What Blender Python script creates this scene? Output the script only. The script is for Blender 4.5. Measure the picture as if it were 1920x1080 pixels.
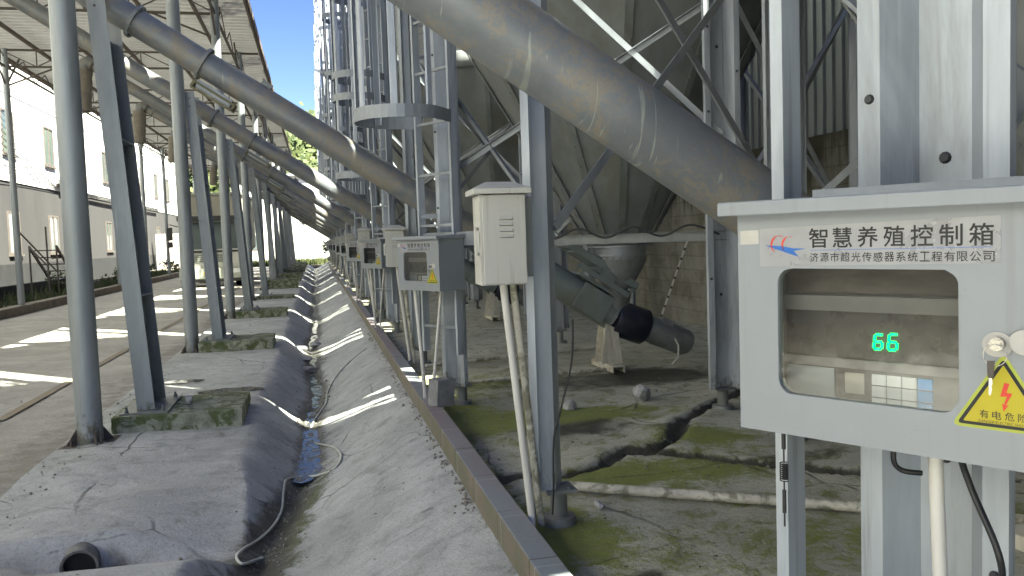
import bpy, math, random
from math import sin, cos, pi, radians, sqrt, atan2
from mathutils import Vector, Matrix
random.seed(7)
for o in list(bpy.data.objects): bpy.data.objects.remove(o)
sc = bpy.context.scene
COL = sc.collection
V = Vector

# ---------------------------------------------------------------- camera, world, sun, exposure
def make_camera():
    yaw, pitch, roll = radians(13.1), radians(-3.49), radians(1.92)
    fw = V((sin(yaw)*cos(pitch), cos(yaw)*cos(pitch), sin(pitch)))
    r0 = V((cos(yaw), -sin(yaw), 0)); u0 = r0.cross(fw)
    R = r0*cos(roll) - u0*sin(roll); U = r0*sin(roll) + u0*cos(roll)
    cd = bpy.data.cameras.new('camera'); co = bpy.data.objects.new('camera', cd); COL.objects.link(co)
    m = Matrix((R, U, -fw)).transposed().to_4x4(); m.translation = (0, 0, 1.4)
    co.matrix_world = m
    cd.sensor_width = 36; cd.lens = 1560/1920*36; cd.clip_start = .05; cd.clip_end = 3000
    sc.camera = co
make_camera()
SUN_AZ, SUN_EL = 45.0, 50.0        # azimuth measured from +X towards -Y
sdir = V((cos(radians(SUN_AZ))*cos(radians(SUN_EL)), -sin(radians(SUN_AZ))*cos(radians(SUN_EL)), sin(radians(SUN_EL))))
w = bpy.data.worlds.new('World'); sc.world = w; w.use_nodes = True
nt = w.node_tree
bg = nt.nodes['Background']
sky = nt.nodes.new('ShaderNodeTexSky'); sky.sky_type = 'NISHITA'; sky.sun_disc = False
sky.sun_elevation = radians(SUN_EL); sky.sun_rotation = radians(90+SUN_AZ)
sky.air_density = 1.0; sky.dust_density = .25; sky.ozone_density = 2.2
hs = nt.nodes.new('ShaderNodeHueSaturation'); hs.inputs['Saturation'].default_value = 1.25; hs.inputs['Value'].default_value = .58; hs.inputs['Hue'].default_value = .53   # a deep clear-air blue
nt.links.new(sky.outputs[0], hs.inputs['Color']); nt.links.new(hs.outputs[0], bg.inputs[0]); bg.inputs[1].default_value = .05
sl = bpy.data.lights.new('sun', 'SUN'); sl.energy = 4.2; sl.angle = radians(.5); sl.color = (1, .95, .86)
so = bpy.data.objects.new('sun', sl); COL.objects.link(so); so.rotation_mode = 'QUATERNION'
so.rotation_quaternion = sdir.to_track_quat('Z', 'Y'); so.location = (20, -20, 40)
sc.view_settings.view_transform = 'Standard'; sc.view_settings.look = 'None'
sc.view_settings.gamma = 1; sc.view_settings.exposure = 3.12
sc.view_settings.use_white_balance = True; sc.view_settings.white_balance_temperature = 6750; sc.view_settings.white_balance_tint = -3
try:
    sc.cycles.use_denoising = True; sc.cycles.max_bounces = 9; sc.cycles.diffuse_bounces = 6
    sc.cycles.glossy_bounces = 3; sc.cycles.transparent_max_bounces = 8
    sc.cycles.caustics_reflective = False; sc.cycles.caustics_refractive = False
except Exception: pass

# ---------------------------------------------------------------- tagging
def tag(o, label=None, cat=None, group=None, kind=None):
    if label: o['label'] = label
    if cat: o['category'] = cat
    if group: o['group'] = group
    if kind: o['kind'] = kind
    return o
def thing(name, label, cat, loc=(0, 0, 0), rz=0, group=None):
    o = bpy.data.objects.new(name, None); COL.objects.link(o)
    o.location = loc; o.rotation_euler = (0, 0, rz); o.empty_display_size = .2
    return tag(o, label, cat, group)
def kids(o): return [c for c in bpy.data.objects if c.parent == o]
def copy_tree(o, parent=None):
    c = o.copy(); COL.objects.link(c)
    if parent: c.parent = parent
    for ch in KIDS.get(o.name, []): copy_tree(ch, c)
    return c
KIDS = {}
def index_kids():
    KIDS.clear()
    for o in bpy.data.objects:
        if o.parent: KIDS.setdefault(o.parent.name, []).append(o)
ORD = ['nearest', 'second', 'third', 'fourth', 'fifth', 'sixth', 'seventh', 'eighth', 'ninth', 'tenth', 'eleventh', 'twelfth']

# ---------------------------------------------------------------- mesh builder
def frame(z, xdir):
    z = V(z).normalized(); x = V(xdir); x = x - z*x.dot(z)
    if x.length < 1e-6: x = z.orthogonal()
    x.normalize(); return x, z.cross(x), z
def thin(pts, t):
    """closed outline of an open polyline given a thickness"""
    n = len(pts); L = []; R_ = []
    for i in range(n):
        a = V(pts[max(i-1, 0)]); b = V(pts[i]); c = V(pts[min(i+1, n-1)])
        d1 = (b-a) if i > 0 else (c-b); d2 = (c-b) if i < n-1 else (b-a)
        d1.normalize(); d2.normalize()
        n1 = V((-d1.y, d1.x)); n2 = V((-d2.y, d2.x)); m = (n1+n2)
        if m.length < .2: m = n1
        else: m = m/max(.35, (1+n1.dot(n2)))
        L.append(tuple(b+m*t/2)); R_.append(tuple(b-m*t/2))
    return L + R_[::-1]
class MB:
    def __init__(s): s.v = []; s.f = []; s.sm = []; s.mi = []; s.cur = 0
    def add(s, vs, fs, smooth=False):
        k = len(s.v); s.v += [tuple(p) for p in vs]
        for f in fs: s.f.append(tuple(i+k for i in f)); s.sm.append(smooth); s.mi.append(s.cur)
        return s
    def obox(s, c, ax, ay, az):
        c, ax, ay, az = V(c), V(ax), V(ay), V(az)
        vs = [c+ax*i+ay*j+az*k for k in (-1, 1) for j in (-1, 1) for i in (-1, 1)]
        return s.add(vs, [(0, 2, 3, 1), (4, 5, 7, 6), (0, 1, 5, 4), (2, 6, 7, 3), (0, 4, 6, 2), (1, 3, 7, 5)])
    def box(s, x0, x1, y0, y1, z0, z1):
        return s.obox(((x0+x1)/2, (y0+y1)/2, (z0+z1)/2), ((x1-x0)/2, 0, 0), (0, (y1-y0)/2, 0), (0, 0, (z1-z0)/2))
    def bar(s, p, q, w_, h, xdir=(0, 0, 1)):
        p, q = V(p), V(q); x, y, z = frame(q-p, xdir)
        return s.obox((p+q)/2, y*(w_/2), x*(h/2), z*((q-p).length/2))
    def prof(s, p, q, poly, xdir):
        p, q = V(p), V(q); x, y, z = frame(q-p, xdir); n = len(poly)
        vs = [p+x*a+y*b for a, b in poly]+[q+x*a+y*b for a, b in poly]
        fs = [(i, (i+1) % n, n+(i+1) % n, n+i) for i in range(n)]
        fs += [tuple(range(n))[::-1], tuple(range(n, 2*n))]
        return s.add(vs, fs)
    def tube(s, pts, r, n=12, caps=True, smooth=True):
        pts = [V(p) for p in pts]; m = len(pts); vs = []
        x = None
        for i in range(m):
            d = (pts[min(i+1, m-1)]-pts[max(i-1, 0)])
            if d.length < 1e-9: d = V((0, 0, 1))
            d.normalize()
            if x is None: x = d.orthogonal().normalized()
            else:
                x = x-d*x.dot(d); x.normalize()
            y = d.cross(x); rr = r[i] if isinstance(r, (list, tuple)) else r
            vs += [pts[i]+(x*cos(2*pi*k/n)+y*sin(2*pi*k/n))*rr for k in range(n)]
        fs = [(i*n+k, i*n+(k+1) % n, (i+1)*n+(k+1) % n, (i+1)*n+k) for i in range(m-1) for k in range(n)]
        s.add(vs, fs, smooth)
        if caps:
            k0 = len(s.v)
            s.add([vs[k] for k in range(n)], [tuple(range(n))[::-1]])
            s.add([vs[(m-1)*n+k] for k in range(n)], [tuple(range(n))])
        return s
    def ring(s, c, axis, r0, r1, h, n=24):
        x, y, z = frame(axis, (0.123, .456, .789)); c = V(c)
        vs = []
        for (r, t) in ((r0, -h/2), (r1, -h/2), (r1, h/2), (r0, h/2)):
            vs += [c+(x*cos(2*pi*k/n)+y*sin(2*pi*k/n))*r+z*t for k in range(n)]
        fs = [(a*n+k, a*n+(k+1) % n, ((a+1) % 4)*n+(k+1) % n, ((a+1) % 4)*n+k) for a in range(4) for k in range(n)]
        return s.add(vs, fs)
    def lathe(s, prof, n=32, c=(0, 0), smooth=True, ph=0):
        vs = [(c[0]+r*cos(2*pi*k/n+ph), c[1]+r*sin(2*pi*k/n+ph), z) for r, z in prof for k in range(n)]
        fs = [(i*n+k, i*n+(k+1) % n, (i+1)*n+(k+1) % n, (i+1)*n+k) for i in range(len(prof)-1) for k in range(n)]
        return s.add(vs, fs, smooth)
    def dome(s, c, r, nrm=(0, 0, 1), n=6):
        x, y, z = frame(nrm, (.3, .5, .8)); c = V(c)
        vs = [c+(x*cos(2*pi*k/n)+y*sin(2*pi*k/n))*r for k in range(n)]+[c+(x*cos(2*pi*k/n)+y*sin(2*pi*k/n))*r*.7+z*r*.6 for k in range(n)]
        fs = [(k, (k+1) % n, n+(k+1) % n, n+k) for k in range(n)]+[tuple(range(n, 2*n))]
        return s.add(vs, fs)
    def plate(s, pts, nrm, t):
        """thick flat plate from a 3-D outline"""
        nrm = V(nrm).normalized()*t; n = len(pts); pts = [V(p) for p in pts]
        vs = pts+[p+nrm for p in pts]
        return s.add(vs, [tuple(range(n))[::-1], tuple(range(n, 2*n))]+[(i, (i+1) % n, n+(i+1) % n, n+i) for i in range(n)])
    def build(s, name, mat, parent=None, bevel=0, loc=None, mats=()):
        me = bpy.data.meshes.new(name); me.from_pydata(s.v, [], s.f)
        me.polygons.foreach_set('use_smooth', s.sm); me.polygons.foreach_set('material_index', s.mi)
        me.update()
        import bmesh
        bm = bmesh.new(); bm.from_mesh(me); bmesh.ops.recalc_face_normals(bm, faces=bm.faces); bm.to_mesh(me); bm.free()
        if mat: me.materials.append(mat)
        for m_ in mats: me.materials.append(m_)
        o = bpy.data.objects.new(name, me); COL.objects.link(o)
        if parent: o.parent = parent
        if loc: o.location = loc
        if bevel:
            md = o.modifiers.new('bevel', 'BEVEL'); md.width = bevel; md.segments = 2; md.limit_method = 'ANGLE'
        return o

# ---------------------------------------------------------------- materials
def nodes(name):
    m = bpy.data.materials.new(name); m.use_nodes = True
    return m, m.node_tree, m.node_tree.nodes['Principled BSDF']
def N(t, typ, **kw):
    n = t.nodes.new('ShaderNode'+typ)
    for k, v in kw.items(): setattr(n, k, v)
    return n
def pos(t, scale=(1, 1, 1)):
    g = N(t, 'NewGeometry'); mp = N(t, 'Mapping'); t.links.new(g.outputs['Position'], mp.inputs[0])
    mp.inputs['Scale'].default_value = scale; return mp.outputs[0]
def noise(t, vec, scale, detail=4, rough=.6, dist=0):
    n = N(t, 'TexNoise'); t.links.new(vec, n.inputs['Vector'])
    n.inputs['Scale'].default_value = scale; n.inputs['Detail'].default_value = detail
    n.inputs['Roughness'].default_value = rough; n.inputs['Distortion'].default_value = dist
    return n.outputs['Fac']
def mrange(t, src, a, b, c=0, d=1):
    n = N(t, 'MapRange'); n.interpolation_type = 'SMOOTHSTEP'; t.links.new(src, n.inputs[0])
    for i, v in enumerate((a, b, c, d)): n.inputs[i+1].default_value = v
    return n.outputs[0]
def mix(t, fac, a, b):
    n = N(t, 'MixRGB')
    for i, s_ in ((0, fac), (1, a), (2, b)):
        if hasattr(s_, 'node'): t.links.new(s_, n.inputs[i])
        else: n.inputs[i].default_value = s_ if i == 0 else (*s_[:3], 1)
    return n.outputs[0]
def math_(t, op, a, b=None):
    n = N(t, 'Math', operation=op)
    for i, s_ in enumerate((a, b)):
        if s_ is None: continue
        if hasattr(s_, 'node'): t.links.new(s_, n.inputs[i])
        else: n.inputs[i].default_value = s_
    return n.outputs[0]
def bump(t, b, h, strength, dist=.01):
    n = N(t, 'Bump'); t.links.new(h, n.inputs['Height']); n.inputs['Strength'].default_value = strength
    n.inputs['Distance'].default_value = dist; t.links.new(n.outputs[0], b.inputs['Normal'])
def sc3(c, k): return tuple(max(0, min(1, x*k)) for x in c)
def mat(name, col, rough=.6, metal=0, var=.18, scale=6, stretch=(1, 1, 1), dirt=None, dscale=2.5, dlo=.5, dhi=.7, damt=.8,
        bumps=.15, bscale=80, spec=None, rvar=.1):
    m, t, b = nodes(name)
    p = pos(t, stretch)
    n1 = noise(t, p, scale, 5, .65)
    c = mix(t, mrange(t, n1, .3, .7), sc3(col, 1-var), sc3(col, 1+var))
    if dirt:
        n2 = noise(t, p, dscale, 7, .7, .6)
        c = mix(t, mrange(t, n2, dlo, dhi, 0, damt), c, dirt)
    t.links.new(c, b.inputs['Base Color'])
    b.inputs['Metallic'].default_value = metal
    t.links.new(mrange(t, n1, .25, .75, rough-rvar, rough+rvar), b.inputs['Roughness'])
    if spec is not None: b.inputs['Specular IOR Level'].default_value = spec
    if bumps: bump(t, b, noise(t, pos(t), bscale, 4, .6), bumps, .004)
    return m
def emit(name, col, k):
    m, t, b = nodes(name); b.inputs['Base Color'].default_value = (*col, 1)
    b.inputs['Emission Color'].default_value = (*col, 1); b.inputs['Emission Strength'].default_value = k
    return m

MT = {}
MT['galv'] = mat('galvanised_steel', (.28, .30, .325), .5, .35, .14, 9, (1, 1, .25), (.30, .31, .30), 1.8, .5, .75, .6, .05, 160)
MT['galv_lip'] = mat('galvanised_column', (.40, .43, .475), .45, .2, .16, 7, (1, 1, .15), (.16, .17, .17), 2.2, .5, .72, .7, .05, 160)
MT['galv_dark'] = mat('weathered_galvanised', (.20, .21, .21), .5, .35, .2, 5, (1, 1, .4), (.16, .16, .14), 2, .45, .7, .7, .05, 120)
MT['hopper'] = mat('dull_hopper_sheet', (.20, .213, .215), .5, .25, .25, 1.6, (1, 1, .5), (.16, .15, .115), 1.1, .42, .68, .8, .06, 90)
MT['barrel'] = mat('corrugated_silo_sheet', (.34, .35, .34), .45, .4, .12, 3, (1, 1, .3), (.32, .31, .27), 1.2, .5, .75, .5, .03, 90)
MT['post'] = mat('galvanised_post', (.27, .29, .31), .5, .35, .16, 6, (1, 1, .2), (.24, .26, .25), 1.5, .45, .7, .7, .05, 140)
MT['dark_steel'] = mat('dark_painted_steel', (.09, .075, .065), .7, .1, .3, 8)
MT['bolt_hole'] = mat('dark_bolt_head', (.05, .05, .055), .6, .4, .3, 30, bumps=0)
MT['rust_pipe'] = mat('canopy_purlin_paint', (.13, .10, .085), .7, .0, .3, 6)
MT['roof'] = mat('corrugated_roof_sheet', (.44, .435, .43), .6, .1, .18, 1.3, (1, .5, 1), (.38, .34, .30), .9, .5, .75, .6, 0)
MT['block'] = mat('mossy_concrete', (.26, .27, .215), .95, 0, .35, 9, (1, 1, 1), (.06, .085, .018), 7, .44, .56, .85, 1.0, 38)
MT['enamel'] = mat('grey_white_enamel', (.26, .277, .297), .38, 0, .035, 3, (1, 1, .5), (.20, .205, .21), 1.5, .6, .85, .35, .02, 120, rvar=.05)
def drips(m, col, k):
    t = m.node_tree; b = t.nodes['Principled BSDF']; l = b.inputs['Base Color'].links[0]; src = l.from_socket
    d_ = noise(t, pos(t, (34, 34, 1.1)), 1, 4, .6); g_ = noise(t, pos(t), 90, 3, .7)
    c = mix(t, math_(t, 'MULTIPLY', mrange(t, d_, .56, .72), k), src, col); c = mix(t, mrange(t, g_, .66, .74, 0, k*.8), c, sc3(col, .6)); t.links.new(c, b.inputs['Base Color'])
drips(MT['enamel'], (.16, .15, .135), .22)
MT['enamel_side'] = mat('grey_enamel_body', (.24, .265, .275), .42, 0, .05, 3, bumps=.02)
MT['cream'] = mat('cream_enamel', (.46, .452, .425), .5, 0, .05, 3, (1, 1, .4), (.33, .30, .25), 5, .6, .8, .4, .04, 90)
drips(MT['cream'], (.22, .19, .14), .4)
MT['pvc'] = mat('white_pvc', (.60, .58, .55), .45, 0, .07, 5, (1, 1, .4), (.38, .33, .26), 6, .55, .75, .5, .03, 60)
MT['pvc_dirty'] = mat('dirty_pvc', (.58, .55, .47), .6, 0, .15, 6, (1, 1, 1), (.13, .12, .07), 9, .46, .6, .75, .2, 60)
MT['black'] = mat('black_cable', (.018, .018, .02), .5, 0, .2, 8, bumps=0)
MT['rubber'] = mat('dark_blue_motor', (.025, .028, .045), .45, .2, .3, 6)
MT['motor'] = mat('grey_motor_paint', (.19, .20, .20), .5, .1, .2, 6, dirt=(.2, .17, .12), damt=.4)
MT['bracket'] = mat('stained_cream_bracket', (.56, .53, .45), .7, 0, .2, 8, (1, 1, .5), (.16, .10, .05), 4, .5, .7, .8)
MT['hose'] = mat('grey_hose', (.52, .52, .47), .55, 0, .15, 8)
MT['sleeve'] = mat('brown_sleeve_cloth', (.20, .178, .15), .9, 0, .2, 7, bumps=.3, bscale=40)
MT['stone'] = mat('grey_stone', (.36, .36, .36), .9, 0, .3, 9, bumps=.6, bscale=30)
MT['bstone'] = mat('grey_block_stone', (.21, .21, .215), .9, 0, .2, 12, bumps=.5, bscale=50)
MT['glass_dark'] = mat('window_glass', (.10, .125, .13), .08, 0, .2, .4, bumps=0, rvar=.03)
MT['wframe'] = mat('brown_window_frame', (.12, .10, .09), .6, 0, .15, 4, bumps=0)
MT['white_wall'] = mat('white_render', (.80, .78, .745), .9, 0, .05, .5, (1, 1, .3), (.66, .62, .57), .5, .55, .8, .5, .1, 20)
MT['shade_mauve_wall'] = mat('mauve_render_shade_dark', (.055, .052, .054), .9, 0, .08, .6, (1, 1, .25), (.042, .038, .039), .7, .5, .75, .6, .1, 20)  # mauve render, colour darkened to stand in for shade on the lower storey
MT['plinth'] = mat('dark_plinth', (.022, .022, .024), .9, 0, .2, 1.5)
MT['band'] = mat('grey_wall_band', (.33, .33, .35), .9, 0, .08, 1)
MT['far_wall'] = mat('far_white_render', (.74, .72, .69), .9, 0, .04, .3, bumps=0)
MT['truck_white'] = mat('truck_white_paint', (.55, .54, .49), .4, 0, .05, 2, bumps=0)
MT['truck_green'] = mat('truck_pale_green_paint', (.36, .38, .33), .45, 0, .06, 2, bumps=0)
MT['truck_tank'] = mat('truck_tank_paint', (.33, .31, .27), .5, 0, .06, 2, bumps=0)
MT['truck_dark'] = mat('truck_black_trim', (.02, .02, .022), .5, 0, .2, 4, bumps=0)
MT['yellow_plate'] = mat('plate_yellow', (.5, .36, .06), .5, 0, .05, 4, bumps=0)
MT['lamp'] = mat('headlamp_glass', (.55, .56, .56), .15, .3, .1, 6, bumps=0)
MT['sign_yellow'] = mat('sign_yellow', (.44, .37, .015), .45, 0, .04, 9, bumps=0)
MT['sign_lime'] = mat('sign_edge_yellow', (.38, .42, .06), .5, 0, .04, 9, bumps=0)
MT['ink'] = mat('black_ink', (.012, .012, .014), .6, 0, .1, 9, bumps=0)
MT['ink_soft'] = mat('faded_ink', (.06, .065, .08), .6, 0, .2, 40, bumps=0)
MT['red'] = mat('red_ink', (.60, .05, .03), .5, 0, .1, 20, bumps=0)
MT['blue'] = mat('blue_ink', (.02, .12, .42), .5, 0, .1, 20, bumps=0)
MT['silver'] = mat('silver_label_film', (.33, .33, .345), .32, .2, .06, 9, bumps=.05, bscale=30)
MT['paper'] = mat('off_white_paper', (.46, .44, .41), .7, 0, .06, 30, bumps=.05)
MT['chrome'] = mat('lock_chrome', (.45, .43, .40), .25, .9, .2, 40, bumps=0)
MT['inst'] = mat('instrument_grey', (.215, .212, .222), .45, 0, .05, 20, bumps=0)
MT['inst_reflection'] = mat('painted_reflection_brown', (.10, .088, .086), .4, 0, .25, 16, (1, 1, 4), bumps=0)  # brown-grey of the window reflection, put into the colour
MT['inst_dark'] = mat('display_smoke', (.066, .065, .072), .3, 0, .08, 20, bumps=0)
MT['key'] = mat('key_white', (.74, .78, .84), .5, 0, .04, 20, bumps=0)
MT['key_blue'] = mat('key_blue', (.06, .30, .75), .5, 0, .05, 20, bumps=0)
MT['led'] = emit('led_green', (.02, 1, .12), .9)
MT['shed'] = mat('shed_cladding', (.27, .29, .28), .5, .3, .1, .8, (1, 1, .2), (.17, .17, .15), .7, .5, .8, .5, 0)
MT['soil'] = mat('planting_soil', (.075, .06, .045), .95, 0, .3, 3, bumps=.6, bscale=20)
MT['kerbstone'] = mat('bed_kerb_stone', (.20, .17, .14), .9, 0, .2, 2, dirt=(.12, .09, .07), bumps=.5, bscale=20)

def add_translucent(m, col, f):
    t = m.node_tree; b = t.nodes['Principled BSDF']; out = t.nodes['Material Output']
    tr = N(t, 'BsdfTranslucent'); tr.inputs[0].default_value = (*col, 1); ms = N(t, 'MixShader'); ms.inputs[0].default_value = f
    t.links.new(b.outputs[0], ms.inputs[1]); t.links.new(tr.outputs[0], ms.inputs[2]); t.links.new(ms.outputs[0], out.inputs[0])
add_translucent(MT['roof'], (.78, .75, .71), .045)
def rust_feet(m, z1):
    t = m.node_tree; b = t.nodes['Principled BSDF']; src = b.inputs['Base Color'].links[0].from_socket
    g = N(t, 'NewGeometry'); sx = N(t, 'SeparateXYZ'); t.links.new(g.outputs['Position'], sx.inputs[0])
    f = math_(t, 'ADD', mrange(t, sx.outputs[2], z1+.45, z1-.1, 0, .6), math_(t, 'MULTIPLY', math_(t, 'SUBTRACT', noise(t, pos(t, (1, 1, .6)), 16, 6, .75), .5), 1.6))
    c = mix(t, mrange(t, f, .35, .7, 0, .8), src, (.10, .085, .05))
    dr = noise(t, pos(t, (26, 26, .9)), 1, 4, .65); c = mix(t, mrange(t, dr, .56, .72, 0, .45), c, (.15, .155, .15)); c = mix(t, mrange(t, dr, .44, .3, 0, .4), c, (.42, .44, .46))
    t.links.new(c, b.inputs['Base Color'])
rust_feet(MT['post'], -.1); rust_feet(MT['galv_lip'], .15)
def leaf_mat(name, a, b_, trans=.3):
    m, t, b = nodes(name)
    n1 = noise(t, pos(t), .9, 4, .7)
    c = mix(t, mrange(t, n1, .35, .65), a, b_)
    t.links.new(c, b.inputs['Base Color']); b.inputs['Roughness'].default_value = .7
    return m
MT['leaf_hill'] = leaf_mat('hill_foliage', (.035, .055, .018), (.085, .10, .028))
MT['leaf_bright'] = leaf_mat('bright_foliage', (.09, .13, .02), (.25, .24, .05))
MT['grass'] = leaf_mat('grass_blades', (.04, .06, .015), (.09, .10, .035))
MT['weed'] = leaf_mat('weed_leaves', (.035, .055, .02), (.09, .11, .04))
MT['dry'] = leaf_mat('dry_branches', (.10, .09, .06), (.17, .16, .10))

def concrete(name, base, dark, moss, wetcol, tint=None, speck=1.0):
    """concrete with painted-on attributes wet and moss (stains that stay put)"""
    m, t, b = nodes(name)
    p = pos(t)
    n1 = noise(t, p, 1.1, 6, .65, .4); n2 = noise(t, p, 26, 5, .7); n3 = noise(t, p, 5, 6, .7, .5); n4 = noise(t, p, 130, 3, .7)
    c = mix(t, mrange(t, n1, .32, .68), sc3(base, .8), sc3(base, 1.14))
    c = mix(t, mrange(t, n3, .47, .68, 0, .7), c, dark)
    n5 = noise(t, p, 2.4, 7, .75, 1.2); c = mix(t, mrange(t, n5, .52, .66, 0, .45), c, sc3(base, 1.25)); n6 = noise(t, p, 60, 4, .8); c = mix(t, mrange(t, n6, .5, .68, 0, .6), c, sc3(dark, .8))
    c = mix(t, mrange(t, n2, .55, .75, 0, .35*speck), c, sc3(dark, .75))
    c = mix(t, mrange(t, n4, .58, .7, 0, .5*speck), c, sc3(dark, .55))
    c = mix(t, mrange(t, n4, .42, .3, 0, .35*speck), c, sc3(base, 1.5))
    a1 = N(t, 'Attribute', attribute_name='moss'); a2 = N(t, 'Attribute', attribute_name='wet')
    mm = math_(t, 'ADD', a1.outputs['Fac'], math_(t, 'MULTIPLY', math_(t, 'SUBTRACT', n3, .5), 1.6))
    mm = math_(t, 'ADD', mm, math_(t, 'MULTIPLY', math_(t, 'SUBTRACT', n2, .5), .9))
    mfac = mrange(t, mm, .3, .75, 0, .9)
    mcol = mix(t, n2, sc3(moss, .55), sc3(moss, 1.5))
    c = mix(t, mfac, c, mcol)
    ww = math_(t, 'ADD', a2.outputs['Fac'], math_(t, 'MULTIPLY', math_(t, 'SUBTRACT', n3, .5), 1.1))
    wfac = mrange(t, ww, .3, .8, 0, .93)
    c = mix(t, wfac, c, wetcol)
    n7 = noise(t, pos(t, (1.1, 6, 1.1)), 2.6, 6, .7, .6); c = mix(t, mrange(t, n7, .52, .68, 0, .4), c, sc3(base, .6))
    # fine cracks
    vo = N(t, 'TexVoronoi', feature='DISTANCE_TO_EDGE'); t.links.new(mix(t, .12, p, noise_vec(t, p, 2.2)), vo.inputs['Vector'])
    vo.inputs['Scale'].default_value = .9
    cr = math_(t, 'MULTIPLY', mrange(t, vo.outputs['Distance'], .010, .001, 0, .75), mrange(t, n1, .47, .6, 0, 1))
    c = mix(t, cr, c, sc3(dark, .3))
    t.links.new(c, b.inputs['Base Color'])
    r = mix(t, wfac, (.88, .88, .88), (.42, .42, .42)); t.links.new(r, b.inputs['Roughness'])
    h = math_(t, 'ADD', math_(t, 'MULTIPLY', n2, .8), math_(t, 'MULTIPLY', n4, .5)); h = math_(t, 'SUBTRACT', h, math_(t, 'MULTIPLY', cr, 1.0))
    h = math_(t, 'ADD', h, math_(t, 'MULTIPLY', n6, .5)); h = math_(t, 'ADD', h, math_(t, 'MULTIPLY', n7, 1.2)); h = math_(t, 'ADD', h, math_(t, 'MULTIPLY', mfac, math_(t, 'MULTIPLY', n6, 2.2))); bump(t, b, h, .75, .014)
    return m
def noise_vec(t, p, s):
    n = N(t, 'TexNoise'); t.links.new(p, n.inputs['Vector']); n.inputs['Scale'].default_value = s; n.inputs['Detail'].default_value = 5
    return n.outputs['Color']
MT['slab'] = concrete('slab_concrete', (.47, .475, .47), (.25, .25, .235), (.12, .13, .055), (.045, .042, .032))
MT['pad'] = concrete('mossy_pad_concrete', (.45, .44, .36), (.20, .185, .13), (.19, .22, .035), (.026, .022, .014), speck=1.3)
MT['road'] = concrete('road_concrete', (.43, .41, .38), (.30, .275, .245), (.12, .11, .07), (.075, .06, .045), speck=.5)
MT['ground'] = concrete('yard_ground', (.26, .24, .20), (.17, .15, .11), (.10, .12, .04), (.07, .06, .05), speck=.5)

def kerb_mat():
    m, t, b = nodes('kerb_tile')
    p = pos(t); g = N(t, 'NewGeometry'); sx = N(t, 'SeparateXYZ'); t.links.new(g.outputs['Position'], sx.inputs[0])
    nz = N(t, 'SeparateXYZ'); t.links.new(g.outputs['True Normal'], nz.inputs[0])
    n1 = noise(t, p, 3, 5, .6); n2 = noise(t, p, 40, 4, .7)
    br = noise(t, pos(t, (1, .12, 1)), 2.2, 2, .5)
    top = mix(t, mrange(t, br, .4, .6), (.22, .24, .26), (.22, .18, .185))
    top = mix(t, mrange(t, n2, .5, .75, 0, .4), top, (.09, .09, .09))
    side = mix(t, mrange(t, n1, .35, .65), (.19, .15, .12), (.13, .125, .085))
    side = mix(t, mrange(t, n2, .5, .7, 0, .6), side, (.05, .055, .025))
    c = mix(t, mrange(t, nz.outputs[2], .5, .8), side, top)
    fr = math_(t, 'FRACT', math_(t, 'MULTIPLY', sx.outputs[1], 1/.62))
    j = math_(t, 'LESS_THAN', fr, .018)
    c = mix(t, math_(t, 'MULTIPLY', j, .8), c, (.32, .33, .33))
    t.links.new(c, b.inputs['Base Color']); b.inputs['Roughness'].default_value = .55
    bump(t, b, n2, .3, .004)
    return m
MT['kerb'] = kerb_mat()
def wall_block_mat():
    m, t, b = nodes('old_block_wall')
    g = N(t, 'NewGeometry'); sx = N(t, 'SeparateXYZ'); t.links.new(g.outputs['Position'], sx.inputs[0])
    cb = N(t, 'CombineXYZ'); t.links.new(sx.outputs[1], cb.inputs[0]); t.links.new(sx.outputs[2], cb.inputs[1])
    bk = N(t, 'TexBrick'); t.links.new(cb.outputs[0], bk.inputs['Vector'])
    bk.inputs['Scale'].default_value = 1; bk.inputs['Brick Width'].default_value = .42; bk.inputs['Row Height'].default_value = .205
    bk.inputs['Mortar Size'].default_value = .009; bk.inputs['Mortar Smooth'].default_value = .6
    bk.inputs['Color1'].default_value = (.30, .29, .255, 1); bk.inputs['Color2'].default_value = (.255, .243, .21, 1); bk.inputs['Mortar'].default_value = (.20, .19, .165, 1)
    p = pos(t); n1 = noise(t, p, 2.3, 6, .7, .4); n2 = noise(t, pos(t, (1, 1, .16)), 3.2, 5, .65)
    c = mix(t, mrange(t, n1, .4, .7, 0, .7), bk.outputs['Color'], (.12, .105, .07))
    zf = mrange(t, sx.outputs[2], 1.2, 2.5, -.12, .22)
    st = math_(t, 'ADD', n2, zf)
    c = mix(t, mrange(t, st, .5, .68, 0, .85), c, (.045, .042, .022))
    c = mix(t, mrange(t, noise(t, p, 1.1, 5), .55, .7, 0, .5), c, (.08, .09, .03))
    t.links.new(c, b.inputs['Base Color']); b.inputs['Roughness'].default_value = .95
    bump(t, b, math_(t, 'ADD', noise(t, p, 40, 4), math_(t, 'MULTIPLY', bk.outputs['Fac'], -.8)), .6, .012)
    return m
MT['blockwall'] = wall_block_mat()
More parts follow.
